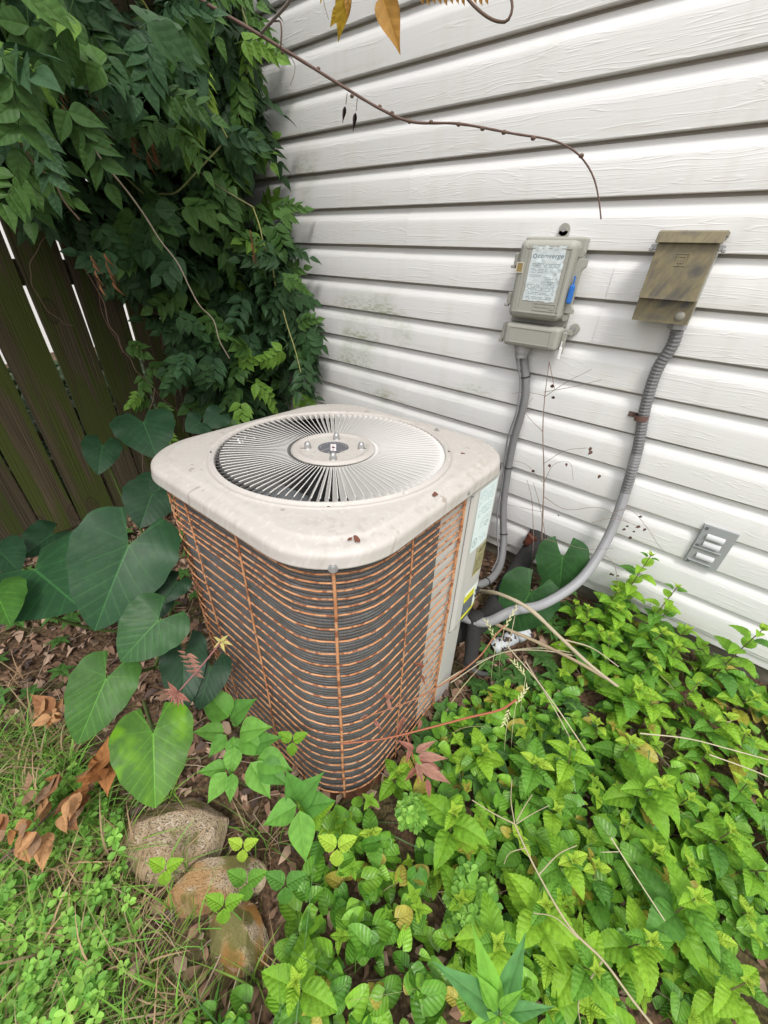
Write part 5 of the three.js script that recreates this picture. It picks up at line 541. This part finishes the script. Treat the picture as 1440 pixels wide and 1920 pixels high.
// litter: curled dry leaf fragments
const crumb = (k) => blade(3, 1, 0, ovate(0.22 + 0.08 * k, 0.8), (x, z) => (0.5 - 0.4 * k) * x * x * 4 + 0.35 * Math.sin(z * 3 + k) - 0.1 * k);
const litterMat = mat(0xffffff, 0.95);
const litterTint = (r) => { const t = r(), q = 0.7 + 0.6 * r(); return t < 0.55 ? [0.22 * q, 0.13 * q, 0.085 * q] : t < 0.85 ? [0.36 * q, 0.25 * q, 0.18 * q] : [0.09 * q, 0.06 * q, 0.05 * q]; };
scatter('leaf_litter', [crumb(0), crumb(1), crumb(2)], litterMat, 6500, (r) => { for (let k = 0; k < 40; k++) { const x = lerp(-2.08, 0.6, r()), z = lerp(0.03, 1.95, r()); if (!acClear(x, z, -0.04)) continue; const inG = inBed(x, z) || inPoly(GRASS, x, z); if (inG && r() > 0.35) continue; return V(x, groundY(x, z) + 0.004 + 0.008 * r(), z); } }, 0.018, 0.05, 'brown dry leaf litter over the soil', litterTint, 1.1, 31);
scatter('twig_litter', [tube([V(-0.5, 0, 0), V(0, 0.03, 0.04), V(0.5, 0, 0)], 0.012, 0.008, 5, 4)], litterMat, 420, (r) => { const x = lerp(-2.0, 0.5, r()), z = lerp(0.05, 1.9, r()); if (!acClear(x, z, 0)) return null; return V(x, groundY(x, z) + 0.015 + 0.02 * r(), z); }, 0.06, 0.16, 'thin dry twigs and straw lying on the soil', (r) => { const q = 0.6 + 0.7 * r(); return [0.36 * q, 0.28 * q, 0.2 * q]; }, 0.4, 32);
// low weeds near the unit's panel and along the fence foot
const weed = (() => { const L = []; for (let k = 0; k < 5; k++) { const a = k * 1.257, g = leaflet(0.26, 0.25, 0.25); g.applyMatrix4(matOf(V(0, 0, 0), V(Math.cos(a), 0.1, Math.sin(a)).normalize(), V(0, 1, 0), 1)); L.push(g); } L.push(tube([V(0, 0, 0), V(0.1, -0.8, 0), V(0.2, -1.6, 0.2)], 0.03, 0.03, 4, 4)); return mergeGeometries(L); })();
scatter('creeping_weeds', [weed], VINE_WHITE, 150, (r) => { for (let k = 0; k < 30; k++) { const p = r() < 0.55 ? V(lerp(-0.28, 0.12, r()), 0, lerp(0.3, 0.85, r())) : r() < 0.7 ? V(lerp(-2.0, -1.25, r()), 0, lerp(0.6, 1.6, r())) : V(lerp(-0.3, 0.2, r()), 0, lerp(0.06, 0.25, r())); if (!acClear(p.x, p.z, 0.02)) continue; p.y = groundY(p.x, p.z) + 0.03 + 0.03 * r(); return p; } }, 0.03, 0.055, 'low five leaflet weeds creeping over the soil', (r) => { const q = 0.8 + 0.5 * r(); return [0.11 * q, 0.26 * q, 0.06 * q]; }, 0.6, 33);
scatter('undergrowth', [weed], VINE_WHITE, 700, (r) => { const x = lerp(-5.2, -2.35, Math.pow(r(), 1.6)), z = lerp(-0.6, 2.4, r()), t = (x + 2.35) / -2.85; return V(x, lerp(0.58, 0.1, t) * Math.pow(r(), 0.7), z); }, 0.1, 0.2, 'dark leafy undergrowth behind the fence', (r) => { const q = 0.6 + 0.6 * r(); return [0.05 * q, 0.1 * q, 0.03 * q]; }, 1.2, 41);
// ------------------------------------------------------------------ stones
function stone(label, px, py, sx, sy, sz, rotY, seed, warm) {
  const g = new THREE.IcosahedronGeometry(1, 14), p = g.attributes.position; const cuts = []; const r = rng(seed); for (let k = 0; k < 12; k++) cuts.push([V(r() - 0.5, 0.5 * (r() - 0.3), r() - 0.5).normalize(), 0.58 + 0.22 * r()]); cuts.push([V(0.08, 1, 0.05).normalize(), 0.6]);
  const uv = []; for (let k = 0; k < p.count; k++) { const v = V(p.getX(k), p.getY(k), p.getZ(k)); for (const [n, d] of cuts) { const e = v.dot(n) - d; if (e > 0) v.addScaledVector(n, -e * 0.92); } const q = 1 + 0.07 * (fbm(v.x * 3 + seed, v.y * 3 + v.z * 2.2, 4, seed) - 0.5) + 0.03 * (fbm(v.x * 11, v.z * 11 + v.y * 7, 3, seed) - 0.5); v.multiplyScalar(q); p.setXYZ(k, v.x * sx, v.y * sy, v.z * sz); uv.push(v.x * 0.5 + 0.5, v.z * 0.5 + v.y * 0.35 + 0.5); }
  g.setAttribute('uv', new THREE.Float32BufferAttribute(uv, 2)); const gg = toCreasedNormals(g, 0.35);
  const m = tex(512, 512, (u, v) => { const n = fbm(u * 9, v * 9, 5, seed), f = vnoise(u * 110, v * 110, seed), s2 = vnoise(u * 60, v * 60, seed + 3); let c = mixc([0.55, 0.48, 0.39], [0.7, 0.63, 0.53], n); c = mixc(c, [0.3, 0.26, 0.22], sstep(0.6, 0.85, f) * 0.7); c = mixc(c, [0.78, 0.73, 0.68], sstep(0.68, 0.9, s2) * 0.6); c = mixc(c, [0.55, 0.37, 0.16], warm * sstep(0.4, 0.62, fbm(u * 3 + seed, v * 3, 3, seed + 8))); c = mixc(c, [0.33, 0.33, 0.14], 0.75 * sstep(0.5, 0.68, fbm(u * 4 + 9, v * 4 + seed, 4, 55))); return c; });
  const b = onGround(px, py, 0.02); const o = solo('stone', gg, mat(0xffffff, 0.9, { map: m, bumpMap: m, bumpScale: 0.005 }), label, 'stone', null); o.position.set(b.x, b.y - sy * 0.05, b.z); o.rotation.set(0.06, rotY, -0.08); return o;
}
stone('pale speckled flat stone half buried under the front elephant ear leaf', 345, 1565, 0.15, 0.042, 0.098, 0.5, 3, 0.12);
stone('long brown mottled stone leaning on the pale stone', 400, 1655, 0.12, 0.055, 0.062, 0.85, 8, 0.5);
stone('rust coloured flat stone nearest the bottom edge among grass', 440, 1745, 0.09, 0.075, 0.062, 0.4, 14, 0.85);
// ------------------------------------------------------------------ seedling with bright compound leaves before the unit
{
  const t = thing('tree_seedling', 'bright green seedling with pointed compound leaves at the foot of the wire guard', 'plant'), m = [leafMat(0.18, 0.45, 0.07, vineMap, vineBump, 0.0015), leafMat(0.23, 0.53, 0.09, vineMap, vineBump, 0.0015), leafMat(0.13, 0.35, 0.06, vineMap, vineBump, 0.0015)], lf = [leaflet(0.33, 0.2, 0.24), leaflet(0.3, 0.35, 0.28)];
  const L = (x, y, x2, y2, d, w = 1, k = 0) => { d *= 1.25; const a = along(x, y, d), q = along(x2, y2, d * 0.97), ax = q.clone().sub(a), l = ax.length(); let n = camTo(a).multiplyScalar(0.55).addScaledVector(UP, 0.6); n.addScaledVector(ax, -n.dot(ax) / (l * l)).normalize(); const o = part(t, 'leaf', lf[(x + y) % 2], m[k]); place(o, a, ax, n, V(l * w, l, l)); };
  for (const a of [[428, 1345, 378, 1285, 0.76], [432, 1348, 470, 1312, 0.77, 1, 2], [420, 1372, 362, 1370, 0.75, 0.95, 1], [424, 1378, 388, 1420, 0.74], [436, 1382, 442, 1432, 0.73], [450, 1372, 502, 1360, 0.74, 1, 1], [452, 1380, 508, 1412, 0.73], [440, 1400, 430, 1460, 0.72, 1, 1],
    [425, 1440, 372, 1444, 0.71], [424, 1448, 384, 1510, 0.69, 0.9, 1], [436, 1450, 430, 1508, 0.69, 0.8], [470, 1430, 508, 1498, 0.69, 0.95, 1], [484, 1420, 545, 1440, 0.7], [488, 1432, 540, 1470, 0.69, 1, 2], [560, 1500, 540, 1452, 0.68, 0.9, 2], [556, 1510, 490, 1546, 0.66, 1, 0], [562, 1520, 574, 1628, 0.65, 0.8, 1], [570, 1512, 622, 1500, 0.67, 1, 2], [560, 1505, 590, 1460, 0.68, 1, 2], [470, 1400, 520, 1380, 0.73, 0.8, 2]]) L(...a);
  const g = onGround(520, 1470); for (const q of [[432, 1350], [438, 1380], [430, 1444], [484, 1425], [560, 1508]]) part(t, 'stem', tube([along(q[0], q[1], (0.735 - (q[1] - 1350) * 0.0005) * 1.25), along((q[0] + 500) / 2, q[1] + 30, 0.98), g], 0.0014, 0.002, 10, 5), stemMat);
}
// ------------------------------------------------------------------ dead branch with orange brown leaves
{
  const t = thing('dead_branch', 'fallen branch with curled orange brown dead leaves on the litter', 'branch'), dm = [[0.5, 0.22, 0.08], [0.55, 0.3, 0.14], [0.38, 0.18, 0.085], [0.36, 0.22, 0.13]].map((c) => leafMat(...c, vineMap, vineBump, 0.0018, 0.75, 0.12)), lf = [leaflet(0.3, 0.3, 0.22), leaflet(0.26, -0.4, 0.3), leaflet(0.32, 0.5, 0.12)], r = rng(52);
  const L = (x, y, x2, y2, d, w = 1) => { const a = onGround(x, y, 0.11 + 0.06 * r()), q = onGround(x2, y2, 0.09 + 0.06 * r()), ax = q.clone().sub(a), l = ax.length(); let n = camTo(a).multiplyScalar(0.4).addScaledVector(UP, 0.6).add(V(0.5 * (r() - 0.5), 0, 0.5 * (r() - 0.5))); n.addScaledVector(ax, -n.dot(ax) / (l * l)).normalize(); const o = part(t, 'dead_leaf', lf[Math.floor(r() * 3)], dm[Math.floor(r() * 4)]); place(o, a, ax, n, V(l * w * 0.72, l * 0.72, l * 0.72)); const a2 = a.clone().add(V(0.045 * (r() - 0.5), 0.02 * r(), 0.045 * (r() - 0.5))), x2v = ax.clone().applyAxisAngle(UP, 1.6 * (r() - 0.5)), n2 = n.clone().add(V(r() - 0.5, 0, r() - 0.5)); n2.addScaledVector(x2v, -n2.dot(x2v) / (l * l)).normalize(); place(part(t, 'dead_leaf', lf[Math.floor(r() * 3)], dm[Math.floor(r() * 4)]), a2, x2v, n2, l * 0.62); };
  for (const a of [[100, 1335, 66, 1305, 0.87], [102, 1340, 118, 1292, 0.87], [96, 1345, 34, 1365, 0.86], [100, 1348, 74, 1370, 0.85], [104, 1348, 126, 1332, 0.86], [180, 1450, 215, 1390, 0.8], [185, 1440, 222, 1420, 0.8], [182, 1445, 210, 1492, 0.79, 1.15], [180, 1440, 140, 1482, 0.79, 1.1], [178, 1470, 130, 1500, 0.78], [150, 1485, 110, 1560, 0.76], [145, 1480, 165, 1540, 0.77], [150, 1500, 118, 1570, 0.75], [90, 1490, 40, 1470, 0.78], [95, 1480, 40, 1510, 0.78], [90, 1500, 62, 1560, 0.76], [80, 1520, 30, 1540, 0.76], [60, 1540, 10, 1570, 0.75], [70, 1560, 35, 1640, 0.73], [60, 1560, 20, 1620, 0.73], [90, 1560, 72, 1650, 0.72], [30, 1560, -10, 1600, 0.74], [40, 1575, 60, 1640, 0.73], [110, 1470, 90, 1440, 0.79], [60, 1500, 30, 1480, 0.78], [10, 1560, -20, 1530, 0.75], [120, 1530, 150, 1570, 0.76]]) L(...a);
  part(t, 'stem', tube([onGround(205, 1400, 0.1), onGround(180, 1450, 0.1), onGround(140, 1490, 0.1), onGround(90, 1530, 0.1), onGround(40, 1580, 0.1), onGround(-30, 1640, 0.1)], 0.0022, 0.003, 24, 6), twigBrown);
}
// ------------------------------------------------------------------ reddish creeper runners across the unit, grass seed heads
{
  const t = thing('red_creeper', 'reddish creeper runner with bronze leaves crossing the wire guard', 'creeper'), rm = [[0.4, 0.17, 0.13], [0.46, 0.24, 0.18], [0.3, 0.12, 0.08]].map((c) => leafMat(...c, vineMap, vineBump, 0.0012, 0.6, 0.2)), lf = leaflet(0.15, 0.3, 0.4), r = rng(61);
  const pl = (a, r0, r1, m) => part(t, 'runner', tube(a.map(([x, y, d]) => along(x, y, d * 1.3)), r0 * 1.25, r1 * 1.25, a.length * 7, 6), m || redStem);
  pl([[640, 1395, 0.68], [720, 1385, 0.69], [800, 1366, 0.7], [880, 1345, 0.72], [940, 1330, 0.74], [968, 1312, 0.76]], 0.0014, 0.0024); pl([[700, 1340, 0.72], [780, 1310, 0.74], [850, 1270, 0.77], [900, 1230, 0.8], [930, 1190, 0.84], [948, 1172, 0.85]], 0.0014, 0.0018, mat(rgb(0.3, 0.13, 0.07), 0.65)); pl([[760, 1370, 0.7], [775, 1420, 0.69], [785, 1470, 0.68]], 0.0014, 0.001);
  const L = (x, y, x2, y2, d, k) => { d *= 1.3; const a = along(x, y, d), q = along(x2, y2, d * 0.985), ax = q.clone().sub(a), l = ax.length(); let n = camTo(a).multiplyScalar(0.5).addScaledVector(UP, 0.5).add(V(0.4 * (r() - 0.5), 0, 0.4 * (r() - 0.5))); n.addScaledVector(ax, -n.dot(ax) / (l * l)).normalize(); place(part(t, 'leaf', lf, rm[k]), a, ax, n, l * 0.85); };
  for (const a of [[780, 1410, 820, 1385, 0.685, 1], [784, 1418, 850, 1422, 0.68, 1], [786, 1425, 835, 1440, 0.675, 0], [780, 1430, 800, 1480, 0.67, 1], [782, 1440, 752, 1470, 0.67, 2], [786, 1435, 862, 1475, 0.665, 1], [776, 1405, 745, 1385, 0.69, 0], [770, 1400, 760, 1440, 0.69, 0], [800, 1460, 810, 1510, 0.66, 0], [715, 1300, 700, 1330, 0.73, 2], [712, 1300, 745, 1310, 0.73, 0], [720, 1290, 708, 1265, 0.74, 1], [725, 1310, 738, 1340, 0.72, 1], [700, 1350, 720, 1372, 0.71, 0], [690, 1340, 668, 1352, 0.71, 1], [760, 1345, 745, 1362, 0.715, 0], [755, 1350, 740, 1385, 0.71, 2], [790, 1350, 782, 1378, 0.715, 0], [795, 1250, 775, 1240, 0.77, 2], [790, 1265, 800, 1288, 0.76, 2]]) L(...a);
  const b = thing('red_shoot', 'young bronze red shoot with folded leaflets in front of the elephant ear', 'plant'); part(b, 'stem', tube([along(415, 1203, 0.77), along(385, 1240, 0.74), along(350, 1280, 0.71), along(332, 1300, 0.7)], 0.0018, 0.0014, 14, 6), mat(rgb(0.25, 0.1, 0.1), 0.7));
  const L2 = (x, y, x2, y2, d, m) => { const a = along(x, y, d), q = along(x2, y2, d * 0.985), ax = q.clone().sub(a), l = ax.length(); let n = camTo(a).multiplyScalar(0.6).add(V(0.6 * (r() - 0.5), 0.3, 0.6 * (r() - 0.5))); n.addScaledVector(ax, -n.dot(ax) / (l * l)).normalize(); place(part(b, 'leaflet', lf, m), a, ax, n, l); };
  for (let k = 0; k < 9; k++) { const a = -0.4 + k * 0.42; L2(332, 1300, 332 + Math.cos(a + 1) * 26, 1300 + Math.sin(a + 1) * 26, 0.695, rm[k % 2 + 0]); } for (let k = 0; k < 5; k++) { L2(348 + k * 4, 1225 + k * 9, 334 + k * 4, 1220 + k * 9, 0.745, rm[1]); L2(350 + k * 4, 1228 + k * 9, 368 + k * 3, 1232 + k * 9, 0.745, rm[1]); } for (let k = 0; k < 5; k++) L2(415, 1203, 415 + Math.cos(k * 1.3) * 18, 1206 + Math.sin(k * 1.3) * 16, 0.77, mat(rgb(0.4, 0.36, 0.12), 0.7));
}
// ------------------------------------------------------------------ dead canes, weed stalks and twigs
function cane(name, label, runs, m, category = 'twig', k = 1.5) { const t = thing(name, label, category); runs.forEach(([pts, r0, r1, nm], i) => part(t, nm || (i ? 'side_twig' : 'stem'), tube(pts.map((q) => q.isVector3 ? q : along(q[0], q[1], q[2] * k)), r0 * (category === 'weed' ? 0.9 : 0.8 * k), r1 * (category === 'weed' ? 0.9 : 0.75 * k), pts.length * 6, 6, 0.25), m)); return t; }
cane('dead_cane', 'thick pale dead cane lying from the panel foot towards the mint', [[[[895, 1108, 1.36], [940, 1115, 1.2], [990, 1140, 1.14], [1050, 1195, 1.14], [1110, 1250, 1.15], [1158, 1287, 1.15]], 0.0085, 0.0065], [[[1060, 1200, 1.15], [1110, 1215, 1.16], [1160, 1250, 1.16]], 0.003, 0.002]], twigPale, 'twig', 1);
cane('dead_cane', 'thin tan dead cane lying under the pale one beside the drain pipe', [[[[890, 1150, 1.4], [940, 1175, 1.3], [1010, 1205, 1.26], [1090, 1245, 1.22], [1140, 1275, 1.2]], 0.0085, 0.006]], mat(rgb(0.36, 0.28, 0.18), 0.85), 'twig', 1);
cane('straw_stem', 'two grey straw stems bowing across the bare litter patch', [[[[800, 1300, 0.82], [870, 1255, 0.86], [950, 1222, 0.88], [1020, 1220, 0.88], [1090, 1232, 0.87]], 0.0016, 0.0016], [[[845, 1280, 0.84], [930, 1228, 0.87], [1010, 1215, 0.89], [1080, 1225, 0.88]], 0.0014, 0.0014]], straw);
cane('straw_stem', 'pale straw stems slanting from the drain pipe into the mint bed', [[[[950, 1210, 0.88], [1010, 1280, 0.82], [1060, 1350, 0.78], [1098, 1407, 0.76]], 0.0017, 0.0016], [[[985, 1240, 0.86], [1040, 1330, 0.79], [1080, 1405, 0.76]], 0.0014, 0.0012], [[[968, 1142, 0.9], [958, 1190, 0.88], [952, 1212, 0.88]], 0.0014, 0.0012]], straw, 'twig', 1.4);
cane('dead_cane', 'short brown dead cane lying down the bare litter patch', [[[[980, 1230, 0.86], [1000, 1262, 0.84], [1030, 1310, 0.8]], 0.0032, 0.0028]], twigBrown);
cane('straw_stem', 'long pale straw stems running along the far edge of the bed', [[[[1200, 1375, 0.78], [1290, 1385, 0.77], [1380, 1408, 0.76], [1460, 1430, 0.76]], 0.0017, 0.0015], [[[1330, 1415, 0.75], [1400, 1440, 0.74], [1460, 1465, 0.74]], 0.0016, 0.0016]], straw, 'twig', 1.32);
cane('dead_twig', 'long forked dead twig lying over the near mint bed', [[[[965, 1545, 0.62], [985, 1590, 0.61], [1010, 1640, 0.6], [1070, 1740, 0.585], [1130, 1800, 0.575], [1190, 1880, 0.565], [1230, 1930, 0.56]], 0.0016, 0.0026], [[[965, 1545, 0.62], [925, 1525, 0.63], [885, 1500, 0.64]], 0.0014, 0.0009], [[[965, 1545, 0.62], [958, 1500, 0.62], [960, 1462, 0.62]], 0.0012, 0.0008], [[[968, 1540, 0.62], [985, 1510, 0.62], [998, 1490, 0.62]], 0.0012, 0.0007], [[[968, 1545, 0.62], [1000, 1525, 0.63], [1030, 1510, 0.63]], 0.001, 0.0006], [[[1010, 1640, 0.6], [1050, 1600, 0.6], [1082, 1585, 0.6]], 0.0013, 0.0007], [[[985, 1590, 0.61], [955, 1600, 0.61], [945, 1620, 0.61]], 0.0009, 0.0006], [[[1130, 1800, 0.575], [1105, 1840, 0.57], [1085, 1880, 0.57], [1090, 1930, 0.57]], 0.0013, 0.0009], [[[1085, 1760, 0.58], [1040, 1720, 0.59], [1000, 1712, 0.59]], 0.0011, 0.0007]], mat(rgb(0.38, 0.32, 0.21), 0.85), 'twig', 1.28);
cane('straw_stem', 'pale straw stem standing between mint sprigs near the bottom', [[[[1145, 1570, 0.64], [1190, 1640, 0.63], [1250, 1732, 0.62]], 0.0014, 0.0013], [[[1160, 1597, 0.64], [1128, 1598, 0.64]], 0.0009, 0.0007]], straw, 'twig', 1.27);
{ // bare upright weed with thin branches between the two conduits
  const g = onGround(1012, 1100), at = (x, y, z = 0.17) => onZ(x, y, z);
  const B = [[[g, at(1016, 1000), at(1020, 900), at(1018, 800), at(1022, 740), at(1030, 678)], 0.0038, 0.0012], [[at(1030, 678), at(1036, 710), at(1040, 730)], 0.0011, 0.0009], [[at(1020, 745), at(1060, 718), at(1110, 692)], 0.0011, 0.0006], [[at(1022, 742), at(985, 735), at(960, 738)], 0.0009, 0.0005], [[at(1020, 735), at(1075, 725), at(1128, 712)], 0.001, 0.0006], [[at(1018, 870), at(1060, 845), at(1100, 840)], 0.001, 0.0006], [[at(1018, 810), at(985, 770), at(1000, 745)], 0.0009, 0.0005], [[at(1018, 930), at(1060, 955), at(1125, 952), at(1180, 980)], 0.0011, 0.0006], [[at(1018, 905), at(985, 870), at(950, 862)], 0.0009, 0.0005], [[at(1018, 960), at(970, 950), at(930, 940)], 0.0009, 0.0005], [[at(1018, 910), at(1040, 870), at(1068, 868), at(1075, 900)], 0.0009, 0.0005], [[at(1016, 1010), at(1060, 1020), at(1100, 1030), at(1150, 1028)], 0.0009, 0.0005], [[g.clone().add(V(-0.03, 0, 0.02)), at(1000, 1000, 0.2), at(996, 930, 0.2), at(988, 900, 0.2)], 0.0022, 0.0009], [[g.clone().add(V(0.02, 0, 0.01)), at(1024, 1020, 0.15), at(1010, 940, 0.15), at(1000, 905, 0.15)], 0.0016, 0.0008], [[at(1000, 1010, 0.2), at(975, 985, 0.22), at(950, 985, 0.24)], 0.0008, 0.0005], [[at(1150, 960, 0.1), at(1180, 955, 0.1), at(1210, 985, 0.1), at(1235, 1022, 0.1), at(1246, 1035, 0.1)], 0.0009, 0.0006], [[at(1110, 980, 0.12), at(1150, 972, 0.1), at(1200, 988, 0.1)], 0.0009, 0.0006], [[at(1092, 1052, 0.12), at(1130, 1040, 0.12), at(1152, 1060, 0.12), at(1156, 1100, 0.12)], 0.0012, 0.0008]];
  const t = cane('bare_weed', 'dry bare weed stalk branching between the two conduits', B, mat(rgb(0.24, 0.17, 0.14), 0.85), 'weed'); const r = rng(77), lf = leaflet(0.3, 0.4, 0.6), dm = mat(rgb(0.16, 0.09, 0.07), 0.9);
  for (const [x, y, z] of [[1038, 742, 0.17], [1036, 720, 0.17], [1062, 868, 0.17], [1110, 845, 0.17], [1108, 838, 0.17], [1048, 965, 0.17], [1040, 1010, 0.15], [1178, 985, 0.1], [1190, 995, 0.1], [1200, 985, 0.1], [1210, 990, 0.1], [1172, 990, 0.1], [1182, 1005, 0.1], [1150, 1076, 0.1], [1160, 1078, 0.1], [1145, 1074, 0.1], [1125, 890, 0.15], [1202, 966, 0.1], [1030, 870, 0.17], [1000, 880, 0.18]]) { const o = part(t, 'withered_leaf', lf, dm); place(o, at(x, y, z), V(r() - 0.5, -1, r() - 0.5).normalize(), V(0.3, 0.1, 1).normalize(), 0.012 + 0.008 * r()); }
}
{ // grass seed heads beside the panel
  const t = thing('grass_seed_head', 'pale grass seed heads leaning before the foot of the access panel', 'grass stem'), lf = leaflet(0.12, 0.1, 0.5), m = mat(rgb(0.52, 0.5, 0.28), 0.8), r = rng(83);
  const head = (x, y, x2, y2, d) => { d *= 1.32; const g = onGround(Math.round(x - 10), y + 90); part(t, 'stalk', tube([g, along(x - 6, y + 40, d), along(x, y, d), along(x2, y2, d)], 0.001, 0.0006, 12, 4), m); for (let k = 0; k < 9; k++) { const f = k / 8, p = along(lerp(x, x2, f), lerp(y, y2, f), d), q = along(lerp(x, x2, f) + (x2 - x) * 0.4 + (k % 2 ? 9 : -9), lerp(y, y2, f) + (y2 - y) * 0.4, d); place(part(t, 'spikelet', lf, m), p, q.clone().sub(p), V(0.3, 0.5, 1).normalize(), 0.015); } };
  head(945, 1180, 968, 1140, 0.88); head(930, 1200, 912, 1165, 0.88); head(985, 1265, 962, 1240, 0.84); head(955, 1330, 945, 1358, 0.78); head(968, 1320, 988, 1290, 0.79);
}
{ // lance leaved weed and other small plants in front
  const t = thing('lance_leaved_weed', 'bright weed with long pointed leaves at the bottom edge', 'plant'), lm = [leafMat(0.26, 0.58, 0.08, vineMap, vineBump, 0.001), leafMat(0.15, 0.38, 0.12, vineMap, vineBump, 0.001)], lf = leaflet(0.13, 0.18, 0.35);
  const L = (x, y, x2, y2, d, k) => { d *= 1.15; const a = along(x, y, d), q = along(x2, y2, d * 0.96), ax = q.clone().sub(a), l = ax.length(); let n = camTo(a).multiplyScalar(0.6).addScaledVector(UP, 0.4); n.addScaledVector(ax, -n.dot(ax) / (l * l)).normalize(); place(part(t, 'leaf', lf, lm[k]), a, ax, n, l); };
  for (const a of [[935, 1900, 832, 1815, 0.52, 1], [930, 1890, 900, 1770, 0.52, 0], [945, 1880, 980, 1775, 0.52, 1], [940, 1900, 1034, 1888, 0.51, 1], [938, 1895, 975, 1862, 0.505, 0], [940, 1905, 985, 1930, 0.5, 0], [930, 1905, 870, 1935, 0.51, 0], [934, 1890, 905, 1840, 0.515, 0]]) L(...a);
  part(t, 'stem', tube([along(938, 1898, 0.598), onGround(935, 1900).lerp(along(938, 1898, 0.598), 0.4), onGround(935, 1900)], 0.003, 0.003, 6, 6), stemMat);
  const f = (label, x, y, d, s, k) => { const o = thing('strawberry_weed', label, 'plant', null), lf2 = blade(12, 3, 0, serrate(ovate(0.38, 0.8), 7, 0.14), (a, z) => 0.3 * Math.abs(a) - 0.25 * z * z), p = along(x, y, d * 1.27), m = MINT[k]; for (let i = 0; i < 3; i++) { const a = i * 2.094 + 0.5, ax = CR.clone().multiplyScalar(Math.cos(a)).addScaledVector(CU, Math.sin(a)).addScaledVector(UP, 0.1).normalize(); let n = camTo(p).multiplyScalar(0.7).addScaledVector(UP, 0.5); n.addScaledVector(ax, -n.dot(ax)).normalize(); place(part(o, 'leaf', lf2, m), p.clone().addScaledVector(ax, 0.003), ax, n, s * 1.27); } part(o, 'stem', tube([p, p.clone().lerp(onGround(x + 8, y + 20), 0.6), onGround(x + 12, y + 30)], 0.0009, 0.0009, 6, 4), stemMat); };
  f('three leaflet weed standing over the pale stone', 310, 1630, 0.66, 0.03, 1); f('three leaflet weed beside the upper end of the brown stone', 455, 1590, 0.66, 0.026, 3); f('dark three leaflet weed overlapping the brown stone', 462, 1655, 0.64, 0.034, 2); f('three leaflet weed between the brown stone and the seedling', 535, 1660, 0.64, 0.036, 4); f('blotched three leaflet weed under the lowest guard wire', 590, 1525, 0.67, 0.034, 1); f('small three leaflet weed clinging to the wire guard', 548, 1390, 0.71, 0.028, 0); f('pale three leaflet weed between the stones and the mint bed', 632, 1590, 0.65, 0.034, 3); f('three leaflet weed left of the rust coloured stone', 420, 1700, 0.6, 0.03, 0);
}
renderer.render(scene, camera);
